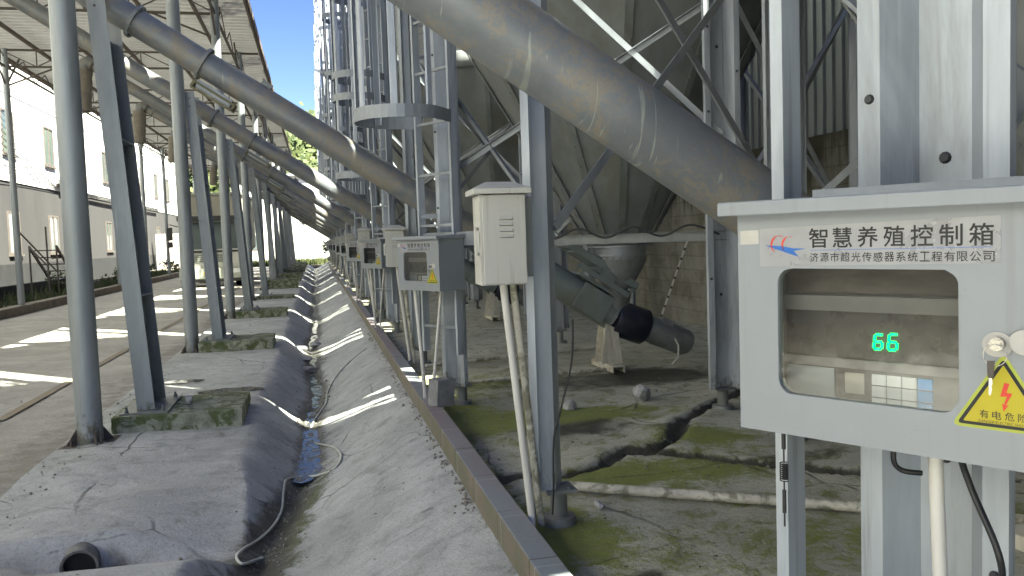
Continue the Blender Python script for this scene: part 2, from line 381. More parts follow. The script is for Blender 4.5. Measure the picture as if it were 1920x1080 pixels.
def tube_mat(name, base, mud, streak=True):
    m, t, b = nodes(name)
    p = pos(t); g = N(t, 'NewGeometry'); sx = N(t, 'SeparateXYZ'); t.links.new(g.outputs['True Normal'], sx.inputs[0])
    n1 = noise(t, p, 2.2, 6, .7, .5); n2 = noise(t, p, 60, 4, .75); n3 = noise(t, p, 9, 6, .75, .8)
    c = mix(t, mrange(t, n1, .3, .7), sc3(base, .85), sc3(base, 1.15))
    # settled dust and mud splashes: patches of their own
    d = math_(t, 'ADD', n1, math_(t, 'MULTIPLY', math_(t, 'SUBTRACT', n3, .5), .7))
    c = mix(t, mrange(t, math_(t, 'ADD', d, math_(t, 'MULTIPLY', math_(t, 'SUBTRACT', n2, .5), .55)), .47, .6, 0, .75), c, mud)
    c = mix(t, mrange(t, n2, .5, .72, 0, .45), c, sc3(mud, .55))
    c = mix(t, mrange(t, n3, .66, .74, 0, .3), c, (.25, .20, .13))
    if streak:
        w_ = noise(t, pos(t, (44, 1.6, 4.5)), 1.0, 3, .5, .6)
        s_ = math_(t, 'MULTIPLY', mrange(t, w_, .64, .665), mrange(t, noise(t, p, 1.7, 3), .5, .6))
        c = mix(t, math_(t, 'MULTIPLY', s_, .7), c, (.33, .36, .31))
    t.links.new(c, b.inputs['Base Color']); b.inputs['Metallic'].default_value = .15
    t.links.new(mrange(t, d, .4, .7, .42, .75), b.inputs['Roughness'])
    bump(t, b, n2, .12, .004)
    return m
MT['tube'] = tube_mat('conveyor_tube_paint', (.165, .178, .195), (.26, .225, .18))
MT['tube_boot'] = mat('boot_green_grey_paint', (.19, .22, .215), .5, .1, .15, 4, dirt=(.17, .15, .11), damt=.4)
def glass_mat(name, refl=.06):
    m, t, b = nodes(name)
    t.nodes.remove(b); out = t.nodes['Material Output']
    tr = N(t, 'BsdfTransparent'); tr.inputs[0].default_value = (.9, .9, .88, 1); gl = N(t, 'BsdfGlossy'); gl.inputs['Roughness'].default_value = .10
    lw = N(t, 'LayerWeight'); lw.inputs[0].default_value = .35
    f = math_(t, 'ADD', math_(t, 'MULTIPLY', lw.outputs['Fresnel'], .36), refl*.5)
    ms = N(t, 'MixShader'); t.links.new(f, ms.inputs[0]); t.links.new(tr.outputs[0], ms.inputs[1]); t.links.new(gl.outputs[0], ms.inputs[2])
    t.links.new(ms.outputs[0], out.inputs[0])
    bmp = N(t, 'Bump'); t.links.new(noise(t, pos(t), 14, 2), bmp.inputs['Height']); bmp.inputs['Strength'].default_value = .08; bmp.inputs['Distance'].default_value = .01
    t.links.new(bmp.outputs[0], gl.inputs['Normal'])
    return m
MT['acrylic'] = glass_mat('clear_acrylic')
def water_mat():
    m, t, b = nodes('drain_water')
    n1 = noise(t, pos(t), 11, 5, .7, .5)
    c = mix(t, mrange(t, n1, .45, .65), (.05, .048, .036), (.16, .15, .12)); t.links.new(c, b.inputs['Base Color'])
    t.links.new(mrange(t, n1, .48, .6, .05, .55), b.inputs['Roughness'])
    b.inputs['Specular IOR Level'].default_value = .22
    bump(t, b, noise(t, pos(t), 9, 5), .22, .012)
    return m
MT['water'] = water_mat()

# ---------------------------------------------------------------- ground shape
#<GZ
def ns(x, y, s=0):
    return (sin(x*1.7+y*.9+s*1.3)+sin(x*.8-y*1.9+s*2.1+1)+.6*sin(x*3.1+y*2.7+s+2)+.5*sin(-x*4.3+y*3.7+s*.7)+.35*sin(x*7.7+y*6.1+s*3.3)+.3*sin(x*9.1-y*8.3+s))/3.75
def sstep(a, b, x):
    t = max(0., min(1., (x-a)/(b-a))); return t*t*(3-2*t)
def xbot(y): return -.13+.04*sin(y*.7+.4)+.025*sin(y*1.9)-.32*sstep(7.2,4.0,y)
def zbot(y): return -.50+.012*sin(y*.9)
def gz(x, y):
    xb = xbot(y); zb = zbot(y)
    crest = -.68+.06*ns(0, y*.8, 3)-.12*sstep(6.2, 4.6, y)
    slab = -.18+.014*ns(x*.8, y*.8, 1)+.004*ns(x*4, y*4, 2)
    if x < crest: z = slab
    elif x < xb:
        s = (x-crest)/(xb-crest); z = slab+(zb-slab)*(.35*s+.65*sstep(0, 1, s))
    else:
        s = min(1, (x-xb)/(.78-xb)); z = zb+(-.04-zb)*(.45*s+.55*sstep(-.1, 1.05, s))
        z += .025*ns(x*1.5, y*1.1, 6)*sstep(0, .3, s)*sstep(1.05, .8, s)
    z += .007*ns(x*5, y*5, 4)+.0035*ns(x*13, y*11, 15)+.002*ns(x*27, y*23, 16)+.012*ns(x*9, y*7, 5)*2.7**(-((x-xb)/.14)**2)
    # side channel that comes in from the road drain
    d = y-5.05
    wv = sstep(1.75, -.2, d)*1.02 if d > 0 else 2.7**(-(d/.36)**2)
    fade = .55*sstep(-2.5, -1.9, x)+.45*sstep(-1.75, -1.45, x)
    zc = -.18-.26*wv*fade-.02*sstep(-1, 0, x)+.012*ns(x*2, y*2, 14)
    if y > 5.0:
        wl = sstep(.95, .12, abs(x+1.45))*sstep(6.3, 5.9, y); zc = zc*(1-wl)+wl*(-.20-.25*sstep(5.20, 5.07, y)-.03*sstep(5.9, 5.2, y))
    if x < xb+.1 and zc < z: z = zc
    z -= .03*2.7**(-((y-7.0)/.9)**2)*2.7**(-((x+.9)/.5)**2)
    return z
CR1 = [(.95, 4.62), (1.10, 4.70), (1.30, 4.62), (1.62, 4.78), (1.86, 4.98), (2.10, 5.02), (2.38, 5.30), (2.62, 5.70), (3.0, 6.05), (3.5, 6.5)]
CR2 = [(1.86, 4.98), (2.15, 4.86), (2.4, 4.62), (2.7, 4.36), (3.1, 4.0), (3.6, 3.7)]
def dseg(p, a, b):
    vx, vy = b[0]-a[0], b[1]-a[1]; t = max(0, min(1, ((p[0]-a[0])*vx+(p[1]-a[1])*vy)/(vx*vx+vy*vy)))
    return sqrt((p[0]-a[0]-t*vx)**2+(p[1]-a[1]-t*vy)**2)
def crackd(x, y):
    if y > 8 or y < 3: return 9
    q = (x+.05*ns(x*4, y*4, 8), y+.05*ns(x*4, y*4, 9))
    return min(min(dseg(q, c[i], c[i+1]) for i in range(len(c)-1)) for c in (CR1, CR2))
def pz(x, y):
    d = crackd(x, y)
    z = .012*ns(x*.9, y*.9, 11)+.006*ns(x*4, y*4, 12)-.01
    z += .03*sstep(.35, .06, d)*(1 if y > 4.9 else .3) - .06*sstep(.07, .015, d)
    return z
#GZ>
def grid(name, xs, ys, zf, attrs, mtl):
    nx = len(xs); vs = [(x, y, zf(x, y)) for y in ys for x in xs]
    fs = [(j*nx+i, j*nx+i+1, (j+1)*nx+i+1, (j+1)*nx+i) for j in range(len(ys)-1) for i in range(nx-1)]
    me = bpy.data.meshes.new(name); me.from_pydata(vs, [], fs); me.polygons.foreach_set('use_smooth', [True]*len(fs))
    for an, af in attrs.items():
        a = me.attributes.new(an, 'FLOAT', 'POINT'); a.data.foreach_set('value', [af(x, y) for x, y, z in vs])
    me.materials.append(mtl)
    o = bpy.data.objects.new(name, me); COL.objects.link(o); return o
def lin(a, b, st):
    n = max(1, round((b-a)/st)); return [a+(b-a)*i/n for i in range(n+1)]
def gauss(x, y, cx, cy, sx, sy): return math.exp(-((x-cx)/sx)**2-((y-cy)/sy)**2)

big = MB().add([(-1500, -600, -.85), (1500, -600, -.85), (1500, 1500, -.85), (-1500, 1500, -.85)], [(0, 1, 2, 3)]).build('ground', MT['ground']); tag(big, kind='structure')
def slab_wet(x, y):
    xb = xbot(y)
    v = 1.0*math.exp(-((x-xb)/.17)**2)*(1 if y < 6 or y > 8.6 else .9)
    v += .6*gauss(x, y, -1.25, 5.05, .25, .14)+.5*gauss(x, y, -.75, 5.0, .5, .10)
    v += .5*gauss(x, y, -2.0, 7.35, .25, .2)+.9*gauss(x, y, -1.05, 9.6, .5, .18)+.7*gauss(x, y, -1.75, 10.4, .4, .3)
    v += .45*gauss(x, y, -1.95, 9.0, .25, 1.2)+.35*math.exp(-((x-.78)/.05)**2)
    v += .10*gauss(x, y, -.75, 6.0, .3, .5)
    return v
def slab_moss(x, y):
    xb = xbot(y)
    v = .55*math.exp(-((x-xb-.16)/.12)**2)*(.5+.5*ns(0, y, 21))
    v += .6*math.exp(-((x-xb)/.22)**2)*sstep(7, 5.8, y)
    v += .3*math.exp(-((x-.77)/.06)**2)
    v += .28*gauss(x, y, -1.0, 5.3, .25, .25)+.25*gauss(x, y, -.95, 7.4, .7, .2)
    return v
ys = lin(-30, 1.2, 1.5)[:-1]+lin(1.2, 10.5, .033)+lin(10.6, 20, .09)+lin(20.2, 66, .35)
o = grid('drain_channel', lin(-2.12, .782, .035), ys, gz, {'wet': slab_wet, 'moss': slab_moss}, MT['slab']); tag(o, kind='structure')
def pad_wet(x, y):
    d = crackd(x, y)
    v = 1.1*sstep(.075+.03*ns(x*6, y*6, 3), .015, d)+.25*sstep(.26, .05, d)
    v += .95*gauss(x, y, 1.75, 5.75, .55, .28)+.7*gauss(x, y, 1.15, 2.95, .28, .13)+.7*gauss(x, y, 1.28, 3.1, .1, .25)
    v += .6*gauss(x, y, 2.2, 7.6, 1.5, .7)+.75*gauss(x, y, 3.3, 7.6, .6, .45)+.3*sstep(8, 12, y)+.55*gauss(x, y, 2.9, 4.6, .5, .25)+.4*gauss(x, y, 1.0, 5.6, .12, .8)+.35*gauss(x, y, 2.1, 3.55, .6, .12)
    return v
def pad_moss(x, y):
    v = .95*gauss(x, y, 1.75, 6.15, .75, .28)+.8*gauss(x, y, 1.62, 4.55, .3, .16)+.9*gauss(x, y, 1.12, 3.7, .2, .35)
    v += .75*gauss(x, y, 2.5, 5.2, .35, .22)+.55*gauss(x, y, 1.1, 6.5, .3, .8)+.4*gauss(x, y, 1.5, 7.9, .6, .5)+.5*gauss(x, y, 2.2, 4.5, .6, .3)+.45*math.exp(-((x-.93)/.07)**2)
    v += .25*gauss(x, y, 2.4, 3.2, 1.2, .5)
    return v+.27
ys = lin(-30, .2, 1)[:-1]+lin(.2, 2.4, .2)+lin(2.45, 8.6, .038)+lin(8.7, 14, .12)+lin(14.4, 66, .6)
o = grid('silo_pad', lin(.9, 5.5, .042), ys, pz, {'wet': pad_wet, 'moss': pad_moss}, MT['pad']); tag(o, kind='structure')
def road_wet(x, y):
    return .75*math.exp(-((x+2.2)/.38)**2)*(.7+.4*ns(x, y*.5, 31))+.3*math.exp(-((x+3.0)/.7)**2)*(.6+.6*ns(x, y*.6, 33))
o = grid('road', lin(-7.75, -2.12, .18), lin(-30, .5, 2)[:-1]+lin(.5, 66, .25), lambda x, y: -.235+.006*ns(x, y, 30), {'wet': road_wet, 'moss': lambda x, y: .1*sstep(-2.6, -2.2, x)}, MT['road']); tag(o, kind='structure')
o = MB().box(-60, 60, 66, 300, -.6, -.25).build('yard', MT['ground']); tag(o, kind='structure')
o = MB().box(-60, -7.75, -30, 66, -.6, -.27).build('soil_bed', MT['soil']); tag(o, kind='structure')
o = MB().add([(-7.7, -30, -.2), (5.4, -30, -.02), (5.4, .3, -.02), (-7.7, .3, -.2)], [(0, 1, 2, 3)]).build('bounce_apron', mat('pale_bounce_sheet', (.62, .61, .59), .9, 0, .08, 1)); tag(o, kind='structure')  # added pale sheet behind the camera, bounces sunlight into the shaded side
# worn line along the road edge
ln = MB()
for y in lin(3, 60, 3.0)[:-1]: ln.add([(-3.16, y, -.222), (-3.06, y, -.222), (-3.06, y+2.9, -.222), (-3.16, y+2.9, -.222)], [(0, 1, 2, 3)])
o = ln.build('road_line', mat('worn_yellow_paint', (.27, .22, .14), .9, 0, .1, 3, (1, 1, 1), (.24, .21, .17), 6, .35, .55, 1)); tag(o, kind='structure')
# water lying in the channel and on the slab
def water(name, y0, y1, h, wid=.17):
    b = MB(); n = max(12, int((y1-y0)/.06)); vs = []
    for i in range(n+1):
        f = i/n; y = y0+(y1-y0)*f; e = min(1, sin(pi*f)*1.8)**.5
        wl, wr = wid*e*(.8+.5*ns(0, y*3, 41)), wid*e*(.8+.5*ns(0, y*3, 47))
        vs += [(xbot(y)-max(.0, wl), y, zbot((y0+y1)/2)+h), (xbot(y)+max(.0, wr), y, zbot((y0+y1)/2)+h)]
    b.add(vs, [(2*i, 2*i+1, 2*i+3, 2*i+2) for i in range(n)])
    tag(b.build(name, MT['water']), kind='structure')
water('water', 6.6, 8.5, .034, .2)
for a, b_, h in ((8.7, 9.5, .016), (9.7, 11.3, .02), (11.5, 12.4, .014), (12.9, 14.6, .02), (15.0, 17.5, .016), (18, 22, .016)): water('water', a, b_, h, .13)
def puddle(cx, cy, rx, ry, z):
    b = MB(); n = 28
    vs = [(cx+rx*cos(2*pi*k/n)*(1+.28*ns(cos(2*pi*k/n)*1.5, sin(2*pi*k/n)*1.5, cx)), cy+ry*sin(2*pi*k/n)*(1+.28*ns(cos(2*pi*k/n)*1.5, sin(2*pi*k/n)*1.5, cy)), z) for k in range(n)]
    b.add(vs, [tuple(range(n))]); tag(b.build('puddle', MT['water']), kind='structure')
puddle(-1.0, 9.55, .34, .16, gz(-1.0, 9.55)+.006); puddle(-1.62, 10.45, .26, .12, gz(-1.62, 10.45)+.006)
# kerb between channel and pad
k = MB()
ky = lin(-3, 62, .62)
for a, b_ in zip(ky[:-1], ky[1:]):
    k.box(.775, .898, a+.002, b_-.002, -.22, .1+.003*ns(0, a*3, 5))
tag(k.build('kerb', MT['kerb'], bevel=.006), 'long low kerb of dark tiles dividing drain channel from silo pad', 'kerb')

# ---------------------------------------------------------------- hex silos
XC = 3.06
YS = [2.69]+[8.2+5.9*i for i in range(10)]
NV = V((-.866, -.5, 0)); TV = V((.5, -.866, 0))
CP = thin([(.05, -.143), (.086, -.143), (.086, -.10), (0, -.053), (0, .053), (.086, .10), (.086, .143), (.05, .143)], .005)
ANG = thin([(.045, 0), (0, 0), (0, .045)], .005)
CCH = thin([(.03, -.03), (0, -.03), (0, .03), (.03, .03)], .004)
def foot(b, c):
    b.box(c.x-.075, c.x+.075, c.y-.075, c.y+.075, .155, .172)
    b.tube([(c.x, c.y, .02), (c.x, c.y, .156)], .043, 14)
    b.tube([(c.x, c.y, -.03), (c.x, c.y, .03)], [.088, .08], 20)
    for a in range(4): b.dome((c.x+.055*cos(a*pi/2+.78), c.y+.055*sin(a*pi/2+.78), .172), .012)
BR = 1.93; ZB = 4.05
def barrel_mesh():
    b = MB(); pr = []
    z = ZB
    n = 0
    while z < 11.1:
        pr.append((BR+.014*cos(n*pi/2), z)); z += .0275; n += 1
    b.lathe(pr, 44); return b
BARREL = None; SHARE = {}
def shared(key, mkr, name, mtl, parent, bevel=0):
    if key in SHARE:
        o = bpy.data.objects.new(name, SHARE[key].data); COL.objects.link(o); o.parent = parent
        for md in SHARE[key].modifiers:
            if md.type == 'BEVEL':
                m2 = o.modifiers.new('bevel', 'BEVEL'); m2.width = md.width; m2.segments = 2; m2.limit_method = 'ANGLE'
        return o
    o = mkr().build(name, mtl, parent, bevel); SHARE[key] = o; return o
def make_silo(k, cols, extra):
    root = thing('silo', 'tall corrugated steel feed silo', 'silo', (XC, YS[k], 0), 0, 'feed silos in a row')
    shared('barrel', barrel_mesh, 'barrel', MT['barrel'], root)
    def hop():
        b = MB(); n = 12
        b.lathe([(.30, 1.27), (BR, ZB)], n, smooth=False, ph=pi/12)
        b.lathe([(.29, 1.275), (BR-.012, ZB+.005)], n, smooth=False, ph=pi/12); return b
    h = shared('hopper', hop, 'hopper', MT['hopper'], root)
    def seams():
        b = MB()
        for i in range(12):
            a = 2*pi*i/12+pi/12; ca, sa = cos(a), sin(a)
            p, q = V((.30*ca, .30*sa, 1.265)), V((BR*ca, BR*sa, ZB-.01)); d = (q-p).normalized(); nr = V((ca*.83, sa*.83, -.56)); nr = (nr-d*nr.dot(d)).normalized()
            tt = d.cross(nr)
            b.bar(p+nr*.006, q+nr*.006, .075, .008, nr)
            L = (q-p).length
            for j in range(30):
                b.dome(p+d*(L*(j+.5)/30)+nr*.0105+tt*.02*(1 if j % 2 else -1), .011, nr, 5)
        return b
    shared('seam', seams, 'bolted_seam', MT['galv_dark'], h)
    shared('ringb', lambda: MB().lathe([(BR+.02, ZB-.1), (BR+.045, ZB-.1), (BR+.045, ZB+.12), (BR+.02, ZB+.12)], 44), 'ring_beam', MT['galv_dark'], root)
    shared('roofc', lambda: MB().lathe([(BR+.12, 11.06), (BR+.12, 11.1), (.3, 12.2), (.3, 12.35), (0, 12.35)], 36, smooth=False), 'roof_cone', MT['barrel'], root)
    def outl():
        b = MB(); b.lathe([(.29, 1.14), (.29, 1.27)], 28); b.ring((0, 0, 1.27), (0, 0, 1), .26, .335, .018, 28); b.ring((0, 0, 1.18), (0, 0, 1), .28, .33, .016, 28)
        for i in range(16): b.dome((.315*cos(i*pi/8), .315*sin(i*pi/8), 1.171), .010, (0, 0, -1), 5)
        return b
    shared('outlet', outl, 'outlet_collar', MT['galv'], root)
    cs = [V((x, y, 0)) for x, y in cols]
    for c in cs:
        nrm = V((c.x, c.y, 0)).normalized()
        if c is cs[1]: nrm = NV
        cb = MB().prof(c+V((0, 0, .17)), c+V((0, 0, 11.05)), CP, nrm)
        tdir = V((-nrm.y, nrm.x, 0)); cb.cur = 1
        for z in lin(.9, 9.8, .62):
            cb.dome(c+nrm*.003+V((0, 0, z)), .013, nrm, 10)
            cb.dome(c+nrm*.0885+tdir*.121+V((0, 0, z-.2)), .011, nrm, 10); cb.dome(c+nrm*.0885-tdir*.121+V((0, 0, z+.13)), .011, nrm, 10)
        co_ = cb.build('column', MT['galv_lip'], root, mats=(MT['bolt_hole'],))
        fb = MB(); foot(fb, c); fb.build('base_foot', MT['galv_dark'], co_)
    def brace(p, q, s=1):
        n_ = V(((p[0]+q[0])/2, (p[1]+q[1])/2, 0))
        MB().prof(p, q, [(a*s, c_*s) for a, c_ in ANG], n_).build('brace', MT['galv'], root)
    for i in range(6):
        a, b_ = cs[i], cs[(i+1) % 6]
        up = lambda c, z: V((c.x, c.y, z))
        if i == 1:
            brace(up(a, 2.0), up(b_, 3.2)); brace(up(b_, 2.1)*1.01, up(a, 4.3)*1.01)
            m_ = a*.6+b_*.4; brace(up(a, 2.67)*.99, up(m_, 1.4)*.99)
        elif i == 0:
            if extra: brace(up(b_, 1.62)*.0+V((cs[1].x+.16, cs[1].y-.02, 1.60)), up(a, 3.85)+V((.06, 0, 0)), 2.1)
            else: brace(up(a, 2.3), up(b_, 3.5)); brace(up(b_, 2.3)*.985, up(a, 3.5)*.985)
        else:
            brace(up(a, 1.45), up(b_, 3.5)); brace(up(b_, 1.45)*.985, up(a, 3.5)*.985)
        if i in (1, 2, 3, 4) and not (extra and i == 1):
            o1 = MB().prof(up(a, 1.36), up(b_, 1.36), [(x*1.15, y*1.15) for x, y in CCH], (a+b_))
            o1.build('tie_beam', MT['galv_dark'], root)
    # ladder with safety cage at the column facing the drive
    if extra:
        pb = MB(); base = cs[1]+NV*.21+TV*-.27
        pb.prof(base, base+V((0, 0, 3.9)), thin([(-.075, .016), (.0, .016), (.0, -.008), (-.075, -.008)], .004), NV); pb.build('mounting_post', MT['galv_lip'], root)
        return root
    c = cs[1]; lad = bpy.data.objects.new('ladder', None); COL.objects.link(lad); lad.parent = root; lad.location = c+NV*.2
    for s_ in (-1, 1):
        MB().prof(TV*(.225*s_)+V((0, 0, .46)), TV*(.225*s_)+V((0, 0, 12.1)), thin([(-.045, -.010*s_), (.02, -.010*s_), (.02, .010*s_), (-.045, .010*s_)], .004), NV).build('rail', MT['galv_lip'], lad)
    for z in lin(1.6, 9.8, 2.05):
        for s_ in (-1, 1):
            o = shared('stand%d' % s_, lambda: MB().bar(TV*(.21*s_), TV*(.13*s_)-NV*.12, .005, .04), 'standoff', MT['galv'], lad); o.location = (0, 0, z)
    for z in lin(.68, 12.0, .42):
        o = shared('rung', lambda: MB().bar(TV*-.212, TV*.212, .022, .022), 'rung', MT['galv'], lad); o.location = (0, 0, z)
    HR, HC = .36, .33
    def hoop():
        b = MB(); pts = [NV*.0+TV*-.232]+[NV*(HC+HR*cos(radians(f)))+TV*(HR*sin(radians(f))) for f in range(-120, 121, 10)]+[TV*.232]
        n = len(pts); vs = []
        for i, p in enumerate(pts):
            ctr = NV*HC; d = (p-ctr).normalized()*.0025
            for dd, z in ((d, -.05), (d, .05), (-d, .05), (-d, -.05)): vs.append(p+dd+V((0, 0, z)))
        fs = [(i*4+j, i*4+(j+1) % 4, i*4+4+(j+1) % 4, i*4+4+j) for i in range(n-1) for j in range(4)]
        b.add(vs, fs, False); return b
    for z in (2.38, 3.5, 3.82, 5.0, 6.2, 7.4, 8.6, 9.8, 11.0, 12.0):
        o = shared('hoop', hoop, 'cage_hoop', MT['galv'], lad); o.location = (0, 0, z)
    for f in (-95, -48, 0, 48, 95):
        d = NV*cos(radians(f))+TV*sin(radians(f)); p = NV*HC+d*(HR-.006)
        shared('strip%d' % f, lambda: MB().prof(p+V((0, 0, 2.36)), p+V((0, 0, 12.04)), thin([(.012, -.03), (0, -.022), (0, .022), (.012, .03)], .004), -d), 'cage_strip', MT['galv_lip'], lad)
    return root
COLS1 = [(-1.93, 1.22), (-1.91, -1.26), (0, -2.25), (1.95, -1.12), (1.95, 1.12), (0, 2.25)]
COLS0 = [(1.1-XC, 3.87-2.69), (1.29-XC, 1.5-2.69), (0.2, -2.25), (1.95, -1.12), (1.95, 1.12), (0, 2.25)]
SILO_LABEL = ['nearest silo, its ribbed column rising right behind the large control cabinet', 'second silo, with grey hopper and bolted seams above the concrete block wall view']
s0 = make_silo(0, COLS0, True); s1 = make_silo(1, COLS1, False)
tag(s0, 'nearest feed silo, its wide ribbed column rising directly behind the big control cabinet')
tag(s1, 'second feed silo, dark conical hopper and caged ladder rising behind the cream switch box')
index_kids()
silos = [s0, s1]
for k_ in range(2, len(YS)):
    c = copy_tree(s1); c.location = (XC, YS[k_], 0); silos.append(c)
    tag(c, 'corrugated steel silo with caged ladder, %s of the row counted from the camera' % ORD[k_])
c = copy_tree(s1); c.location = (XC, -2.05, 0)       # added unseen silo, set off the row pitch to shade the near ground
tag(c, 'corrugated steel silo added behind the camera to shade the near ground, out of view')

# ---------------------------------------------------------------- conveyors
def axz(x): return 2.48-.65*x
UD = V((-1, 0, .65)).normalized(); UN = V((.65, 0, 1)).normalized()
def make_conveyor():
    r = thing('conveyor', 'x', 'conveyor', (0, YS[1], 0), 0, 'inclined feed conveyors')
    A = lambda x, o=0: V((x, 0, axz(x)))+UN*o
    MB().tube([A(2.98), A(-4.72)], .126, 36).build('tube', MT['tube'], r)
    for x in (-.93, -1.5, 2.96, -4.4):
        b = MB(); b.ring(A(x), UD, .12, .158, .03, 32)
        for i in range(12): b.dome(A(x)+UD*.015+UN*(.144*cos(i*pi/6))+V((0, .144*sin(i*pi/6), 0)), .011, UD, 6)
        for i in range(12): b.dome(A(x)-UD*.015+UN*(.144*cos(i*pi/6))+V((0, .144*sin(i*pi/6), 0)), .011, -UD, 6)
        b.build('flange', MT['motor'] if x < 2 else MT['galv'], r)
    b = MB(); c = A(-.74)-UN*.19-V((0, .05, 0)); b.obox(c, UD*.17, (0, .06, 0), UN*.035); b.build('inspection_hatch', MT['galv'], r, bevel=.004)
    b = MB()
    for s_ in (-1, 1): b.bar(c-UN*.02+UD*(.2*s_)+V((0, -.075, 0)), c-UN*.02+UD*(.2*s_)+V((0, .1, 0)), .02, .07, UN)
    b.bar(c-UN*.06+UD*.2+V((0, -.075, 0)), c-UN*.06-UD*.2+V((0, -.075, 0)), .012, .02, UN); b.bar(c-UN*.0+UD*.2+V((0, -.075, 0)), c-UN*.0-UD*.2+V((0, -.075, 0)), .012, .02, UN)
    b.build('hatch_bracket', mat('hatch_dull_brass', (.12, .11, .06), .6, .2) if 'hb' not in MT else MT['hb'], r)
    b = MB(); b.obox(A(-.46, .145), UD*.05, (0, .03, 0), UN*.022); b.dome(A(-.50, .165), .02, UN); b.build('lifting_lug', MT['motor'], r)
    # boot: inlet, slide gate, drive
    MB().tube([A(2.965), A(2.16)], .158, 32).build('boot', MT['tube_boot'], r)
    b = MB(); n = 24; vs = []
    for (cx, z, rr) in ((XC, 1.165, .29), (XC, 1.12, .29), (XC-.02, .86, .165), (XC-.07, .62, .15)):
        vs += [(cx+rr*cos(2*pi*i/n), rr*sin(2*pi*i/n), z) for i in range(n)]
    b.add(vs, [(j*n+i, j*n+(i+1) % n, (j+1)*n+(i+1) % n, (j+1)*n+i) for j in range(3) for i in range(n)], True)
    b.build('inlet', MT['motor'], r)
    b = MB()
    for dy in (-.17, .17): b.bar(A(2.98, .37)+V((0, dy, 0)), A(2.28, .37)+V((0, dy, 0)), .04, .075, UN)
    b.obox(A(2.66, .345), UD*.36, (0, .15, 0), UN*.008)
    for x in (2.28, 2.97): b.bar(A(x, .37)+V((0, -.2, 0)), A(x, .37)+V((0, .2, 0)), .04, .06, UN)
    b.bar(A(2.95, .24)+V((0, -.2, 0)), A(2.42, .24)+V((0, -.2, 0)), .03, .05, UN); b.bar(A(2.6, .3)+V((0, -.21, 0)), A(2.42, .22)+V((0, -.21, 0)), .02, .03, UN)
    b.obox(A(2.7, .30)+V((0, -.16, 0)), UD*.09, (0, .05, 0), UN*.04)
    b.tube([A(2.6, .3)+V((0, -.22, 0)), A(2.6, .3)+V((0, .22, 0))], .03, 10); b.tube([A(2.95, .3)+V((0, -.22, 0)), A(2.95, .3)+V((0, .22, 0))], .025, 10)
    b.build('slide_gate', MT['tube_boot'], r)
    b = MB(); b.obox(A(2.72)+V((0, -.158, 0)), UD*.18, (0, .010, 0), UN*.14); b.obox(A(2.70, .175), UD*.26, (0, .165, 0), UN*.016); b.build('boot_plate', MT['tube_boot'], r, bevel=.004)
    b = MB(); m0, m1, m2 = V((2.99, 0, axz(2.99))), V((3.34, 0, .40)), V((3.83, 0, .20))
    b.tube([m0, m0+(m1-m0)*.06, m1-(m1-m0)*.06, m1], [.18, .19, .19, .165], 26); g = b.build('gearbox', MT['rubber'], r)
    b = MB(); d = (m2-m1).normalized(); b.tube([m1, m1+d*.06, m2-d*.05, m2], [.125, .14, .14, .11], 26)
    for i in range(16):
        a = 2*pi*i/16; e = V((0, 1, 0))*cos(a)+d.cross(V((0, 1, 0)))*sin(a)
        b.bar(m1+d*.1+e*.139, m2-d*.11+e*.139, .004, .012, e)
    b.build('motor', MT['motor'], r)
    b = MB()
    pts = [(2.80, -.12, .06), (3.03, -.12, .06), (2.99, -.12, .42), (2.86, -.12, .48)]
    b.plate(pts, (0, 1, 0), .012); b.plate([(x, y+.22, z) for x, y, z in pts], (0, 1, 0), .012); b.box(2.905, 2.917, -.108, .1, .06, .45)
    fo = b.build('support_bracket', MT['bracket'], r)
    MB().prof((2.9, -.36, .035), (2.9, .3, .035), thin([(.03, -.06), (-.03, -.06), (-.03, .06), (.03, .06)], .01), (0, 0, -1)).build('base_channel', MT['bracket'], r)
    b = MB(); tc = m1.lerp(m2, .45)+V((0, -.05, .14)); b.obox(tc, d*.07, (0, .05, 0), d.cross(V((0, 1, 0)))*.035); b.build('terminal_box', MT['motor'], r, bevel=.004)
    b = MB(); e0 = m1.lerp(m2, .55)+V((0, -.13, 0)); b.tube([e0, e0+V((.03, -.03, -.08)), e0+V((.02, -.04, -.2)), (e0.x-.06, e0.y-.05, .02)], .010, 8); b.build('motor_cable', MT['pvc'], r)
    # spout over the drive
    b = MB(); e = A(-4.66); b.tube([e, e+V((-.07, 0, -.02)), e+V((-.10, 0, -.16)), e+V((-.10, 0, -.30))], .135, 20); b.build('spout_elbow', MT['tube'], r)
    b = MB(); b.ring(A(-4.55), UD, .12, .175, .035, 24); b.build('spout_flange', MT['dark_steel'], r)
    b = MB(); n = 22; prf = []
    q0 = e+V((-.10, 0, -.15)); q1 = e+V((-.17, 0, -1.05))
    b.tube([q0+(q1-q0)*i/10 for i in range(11)], [.178+.010*sin(i*2.3) for i in range(11)], n, caps=False); b.build('drop_sleeve', MT['sleeve'], r)
    return r
cv = make_conveyor(); index_kids()
tag(cv, 'grey feed conveyor whose motor and bracket stand under the second silo hopper')
c = copy_tree(cv); c.location = (0, YS[0], 0); tag(c, 'thick mud-stained feed conveyor tube crossing the top of the view, nearest of all')
for k_ in range(2, len(YS)):
    c = copy_tree(cv); c.location = (0, YS[k_], 0); tag(c, 'inclined grey feed conveyor tube, %s of the row counted from the camera' % ORD[k_])

